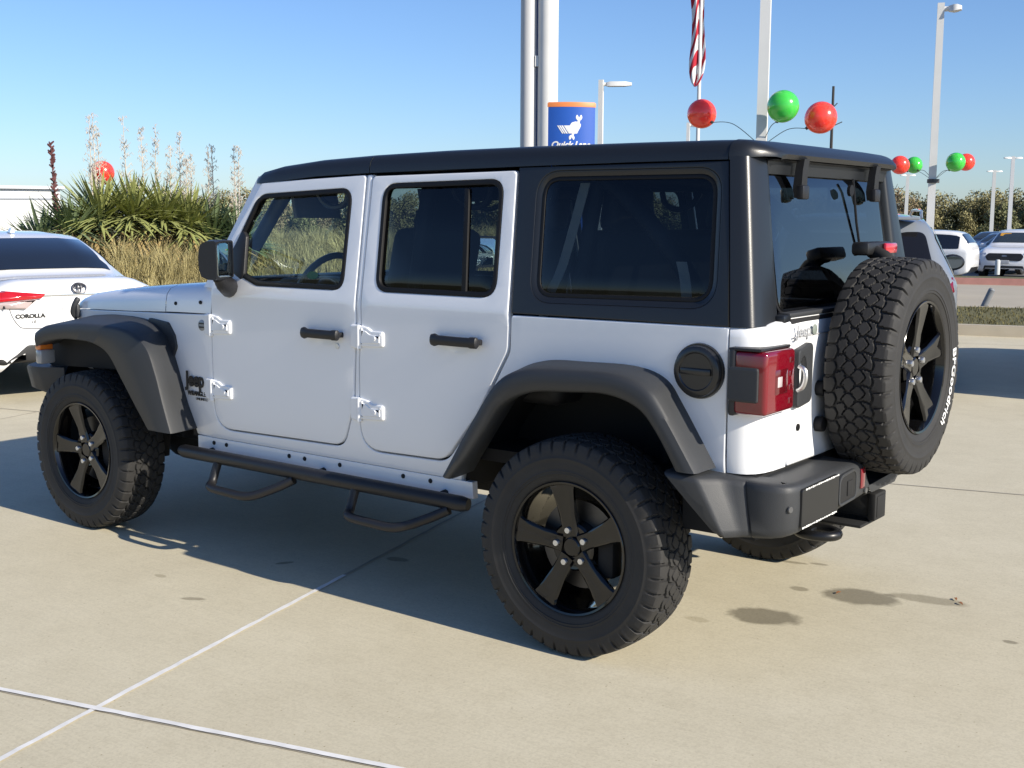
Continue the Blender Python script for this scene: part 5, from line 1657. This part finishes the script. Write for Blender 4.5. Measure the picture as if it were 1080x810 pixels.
def on_sign(cx, cz, off=.006):
    return lambda x, y, z: Vector((cx + x, sign_y(cx + x) - off - z, cz + y))
finish("sign_lettering", text_bm("Quick Lane", .205, on_sign(-.03, 3.335), .0, shear=.28, bold=.007, sx=1.0), SGW, sg)
bm = BM()
def sign_poly(pts):
    panel(bm, [(a, b_) for a, b_ in pts], [], lambda u, v, d: Vector((u, sign_y(u) - .006 + d, v)), .001, .005, .06)
def wrench(cx, cz, r_, a0, hand):
    pts = []
    for k in range(15):
        a = a0 + R(38) + (2 * math.pi - R(76)) * k / 14
        pts.append((cx + r_ * math.cos(a), cz + r_ * math.sin(a)))
    pts.append((cx + r_ * .42 * math.cos(a0 - R(38)), cz + r_ * .42 * math.sin(a0 - R(38))))
    pts.append((cx + r_ * .30 * math.cos(a0 + math.pi), cz + r_ * .30 * math.sin(a0 + math.pi)))
    pts.append((cx + r_ * .42 * math.cos(a0 + R(38)), cz + r_ * .42 * math.sin(a0 + R(38))))
    sign_poly(pts)
sign_poly([(-.36, 3.79), (-.33, 3.79), (-.21, 3.60), (-.24, 3.60)]); sign_poly([(-.315, 3.79), (-.28, 3.79), (-.16, 3.60), (-.195, 3.60)]); sign_poly([(-.265, 3.79), (-.225, 3.79), (-.105, 3.60), (-.145, 3.60)])
sign_poly([(-.205, 3.79), (-.06, 3.79), (-.01, 3.86), (.08, 3.885), (.16, 3.87), (.21, 3.82), (.205, 3.77), (.12, 3.60), (-.085, 3.60)])
wrench(.165, 3.985, .078, R(90), 0); wrench(-.01, 3.50, .070, R(-90), 0)
sign_poly([(.135, 3.92), (.19, 3.92), (.185, 3.86), (.12, 3.86)]); sign_poly([(.0, 3.60), (.055, 3.60), (.03, 3.55), (-.02, 3.55)])
finish("wrench_emblem", bm, SGW, sg)

# flag on its pole
fl = thing("flagpole", "thin pale flagpole standing far behind the suv's roof", "flagpole", (-19.2, 35.05, 0))
bm = BM(); tube(bm, [(0, 0, 0), (0, 0, 12.5)], [.075, .06], 10); finish("pole", bm, POLE, fl)
bm = BM(); sphere(bm, (0, 0, 12.55), .1, 12, 8); finish("finial", bm, STEEL, fl)
fm = bpy.data.materials.new("flag_stripes"); fm.use_nodes = True
t_ = fm.node_tree; b_ = t_.nodes["Principled BSDF"]; b_.inputs["Roughness"].default_value = .85
uvn = t_.nodes.new("ShaderNodeUVMap"); sp_ = t_.nodes.new("ShaderNodeSeparateXYZ"); t_.links.new(uvn.outputs[0], sp_.inputs[0])
m1 = t_.nodes.new("ShaderNodeMath"); m1.operation = 'MULTIPLY'; m1.inputs[1].default_value = 6.5; t_.links.new(sp_.outputs[1], m1.inputs[0])
m2 = t_.nodes.new("ShaderNodeMath"); m2.operation = 'FRACT'; t_.links.new(m1.outputs[0], m2.inputs[0])
m3 = t_.nodes.new("ShaderNodeMath"); m3.operation = 'GREATER_THAN'; m3.inputs[1].default_value = .5; t_.links.new(m2.outputs[0], m3.inputs[0])
mx_ = t_.nodes.new("ShaderNodeMix"); mx_.data_type = 'RGBA'; mx_.inputs[6].default_value = (.42, .012, .03, 1); mx_.inputs[7].default_value = (.74, .72, .72, 1)
t_.links.new(m3.outputs[0], mx_.inputs[0]); t_.links.new(mx_.outputs[2], b_.inputs["Base Color"])
bm = BM(); uvl = bm.loops.layers.uv.new("UVMap")
NU, NV = 30, 36
rv = Vector((.796, .605, 0)); fv = Vector((-.6, .79, 0))
G = []
for i in range(NU + 1):                            # limp cloth: it hangs straight down the pole in deep folds
    sdown = i / NU
    row = []
    for j in range(NV + 1):
        wv = j / NV
        half = .25 + .04 * math.sin(sdown * 9)
        if sdown > .80: half *= math.sqrt(max(.02, 1 - ((sdown - .80) / .2) ** 2))
        x = -.12 - .05 * math.sin(sdown * 5 + 1) - .10 * max(0, sdown - .7) * 1.5 + (wv - .5) * 2 * half
        yv = .07 * math.sin(wv * 9 + sdown * 3) - .02
        z = 11.0 - 4.75 * sdown - .25 * (wv - .5) * (1 - sdown)
        row.append(bm.verts.new(rv * x + fv * yv + Vector((0, 0, z))))
    G.append(row)
for i in range(NU):
    for j in range(NV):
        f = bm.faces.new((G[i][j], G[i + 1][j], G[i + 1][j + 1], G[i][j + 1]))
        for lp_, (a, c) in zip(f.loops, ((i, j), (i + 1, j), (i + 1, j + 1), (i, j + 1))): lp_[uvl].uv = (a / NU, (a / NU * 5.6 + (c / NV) * 1.9 + .18 * math.sin(c / NV * 9 + a / NU * 7)) / 6.5)
fo = finish("flag", bm, fm, None, 180)
fo.location = fl.location
tag(fo, "limp flag with red and white stripes hanging from the thin flagpole", "flag")

BR = mat("balloon_red", (.95, .07, .045), .22, 0, .5); BG = mat("balloon_green", (.07, .56, .08), .20, 0, .5)
for m_ in (BR, BG):
    b_ = m_.node_tree.nodes["Principled BSDF"]
    b_.inputs["Subsurface Weight"].default_value = .9
    b_.inputs["Subsurface Radius"].default_value = (.12, .12, .05)
    b_.inputs["Subsurface Scale"].default_value = 1.3
WIRE = mat("balloon_wire", (.05, .05, .05), .5)
def balloon(label, p, r_, m, foot, group):
    p = Vector(p)
    t = thing("balloon", label, "balloon", p, 0, group)
    bm = BM(); bmesh.ops.create_uvsphere(bm, u_segments=36, v_segments=24, radius=r_)
    bm_d = (Vector(foot) - p).normalized()
    for v_ in bm.verts:
        q_ = v_.co.normalized().dot(bm_d)
        v_.co *= .985 + .05 * max(0, q_) ** 3 + random.uniform(-.001, .001)
    d = (Vector(foot) - p)
    dn = Vector((d.x, d.y, -abs(d.z) - .2)).normalized()
    finish("ball", bm, m, t, 180)
    b2 = BM(); disc(b2, dn * (r_ - .005), .022, dn, .035, 10); finish("neck", b2, WIRE, t)
    b3 = BM()
    e = d
    mid = dn * r_ + (e - dn * r_) * .45 + Vector((0, 0, .10 * d.length))
    tube(b3, smooth_path([dn * (r_ + .02), mid, e], 8), .005, 6); finish("wire", b3, WIRE, t)
gA = "balloons wired to the pole behind the roof"; gB = "balloons ringing the tall pole at the right"
pA = (-4.98, 10.85, 2.55); pB = (-6.08, 21.18, 2.38)
k_ = 17.3 / 15.0
def at(px, py, D_):
    v = _f + _r * ((px - 540) / 1283.254) - _u * ((py - 405) / 1283.254)
    v = v / math.hypot(v.x, v.y)
    return _C + v * D_
balloon("red balloon below the flag, left of the white light pole", at(740, 120, 17.6), .205, BR, pA, None)
balloon("green balloon close right of the white light pole above the roof", at(826, 112, 16.6), .210, BG, pA, None)
balloon("red balloon in front of the dark utility pole", at(866, 124, 16.9), .212, BR, pA, None)
balloon("small red balloon left of the tall right pole, the leftmost of its ring", at(949, 174, 27.0), .195, BR, pB, None)
balloon("small green balloon left of the tall right pole", at(964, 174, 27.6), .178, BG, pB, None)
balloon("small green balloon right of the tall right pole", at(1008, 171, 26.7), .195, BG, pB, None)
balloon("small red balloon half behind a green one, nearest the right border", at(1019, 171, 27.3), .180, BR, pB, None)
bl = at(108, 182, 25.5)
balloon("lone red balloon behind the yucca stalks at the left", bl, .232, BR, (bl.x - .2, bl.y + .1, .3), None)
bm = BM(); tube(bm, [(-6.08, 21.18, 2.34), (-6.08, 21.18, 2.42)], .125, 12); tag(finish("pole_band", bm, WIRE), "black strap round the tall right pole holding the balloon wires", "strap")
bm = BM(); tube(bm, [(-4.98, 10.85, 2.50), (-4.98, 10.85, 2.60)], .135, 12); tag(finish("pole_band", bm, WIRE), "black strap round the white pole behind the roof holding balloon wires", "strap")

# utility pole with small arms, low wall building, bollards
up = thing("utility_pole", "thin dark utility pole with short arms behind the red balloon", "pole", (-24.67, 60.1, 0), R(40))
bm = BM(); tube(bm, [(0, 0, 0), (0, 0, 8.75)], [.11, .07], 8); finish("pole", bm, mat("pole_wood", (.05, .045, .04), .9), up)
for z, l_ in ((6.6, .55), (5.0, .6), (7.6, .25)):
    bm = BM(); tube(bm, [(0, 0, z), (l_, 0, z + .25)], .03, 6); finish("arm", bm, MATS["pole_wood"], up)
bw = thing("warehouse", "long low white building with a flat roof beyond the yuccas at the left border", "building", (-63.4, 16.9, -.4), R(62))
bm = BM(); box(bm, (0, 0, 1.6), (34, 14, 3.2)); finish("wall", bm, mat("white_cladding", (.72, .72, .70), .7, var=.06, vscale=.3), bw)
bm = BM(); box(bm, (0, 0, 3.27), (34.4, 14.4, .14)); finish("roof", bm, mat("roof_trim", (.60, .62, .64), .6), bw)
bm = BM(); box(bm, (0, -7.02, 2.75), (33.6, .06, .08)); finish("roof_shadow_line", bm, mat("roof_shadow", (.35, .37, .40), .7), bw)  # grey bar below the roof edge, coloured as the roof's shadow
BOLM = mat("bollard_grey", (.50, .52, .52), .6, var=.15, vscale=6)
bm = BM(); tube(bm, [(0, 0, 0), (0, 0, .37), (0, 0, .40)], [.065, .065, .04], 14)
o = finish("bollard", bm, BOLM); o.location = (-6.95, 29.3, .14); tag(o, "short upright pale grey post on the verge before the white crossover", "bollard", "short posts on the grass")
bm = BM(); tube(bm, [(0, 0, -.05), (.13, .03, .29), (.14, .032, .31)], [.055, .055, .035], 14)
o = finish("bollard", bm, mat("bollard_dark", (.20, .21, .22), .6, var=.2, vscale=6)); o.location = (-3.74, 17.0, .12); tag(o, "short dark post leaning right on the near grass strip", "bollard", "short posts on the grass")
# fallen leaves on the damp stains
for x, y, lab in ((.50, .44, "brown fallen leaf on the longer damp stain"), (.93, .63, "brown fallen leaf on the thin tail of the damp stain"), (.97, .585, "tiny fallen leaf below the tail of the damp stain")):
    bm = BM()
    pts = [(0, 0), (.012, .006), (.026, .004), (.034, 0), (.024, -.006), (.010, -.005)]
    ring_loft(bm, [[Vector((a, b_, .004 + .006 * math.sin(a * 90))) for a, b_ in pts], [Vector((a, b_, .0055 + .006 * math.sin(a * 90))) for a, b_ in pts]])
    o = finish("fallen_leaf", bm, mat("leaf_brown", (.30, .12, .04), .8)); o.location = (x, y, 0); o.rotation_euler = (0, 0, x * 9); tag(o, lab, "leaf")
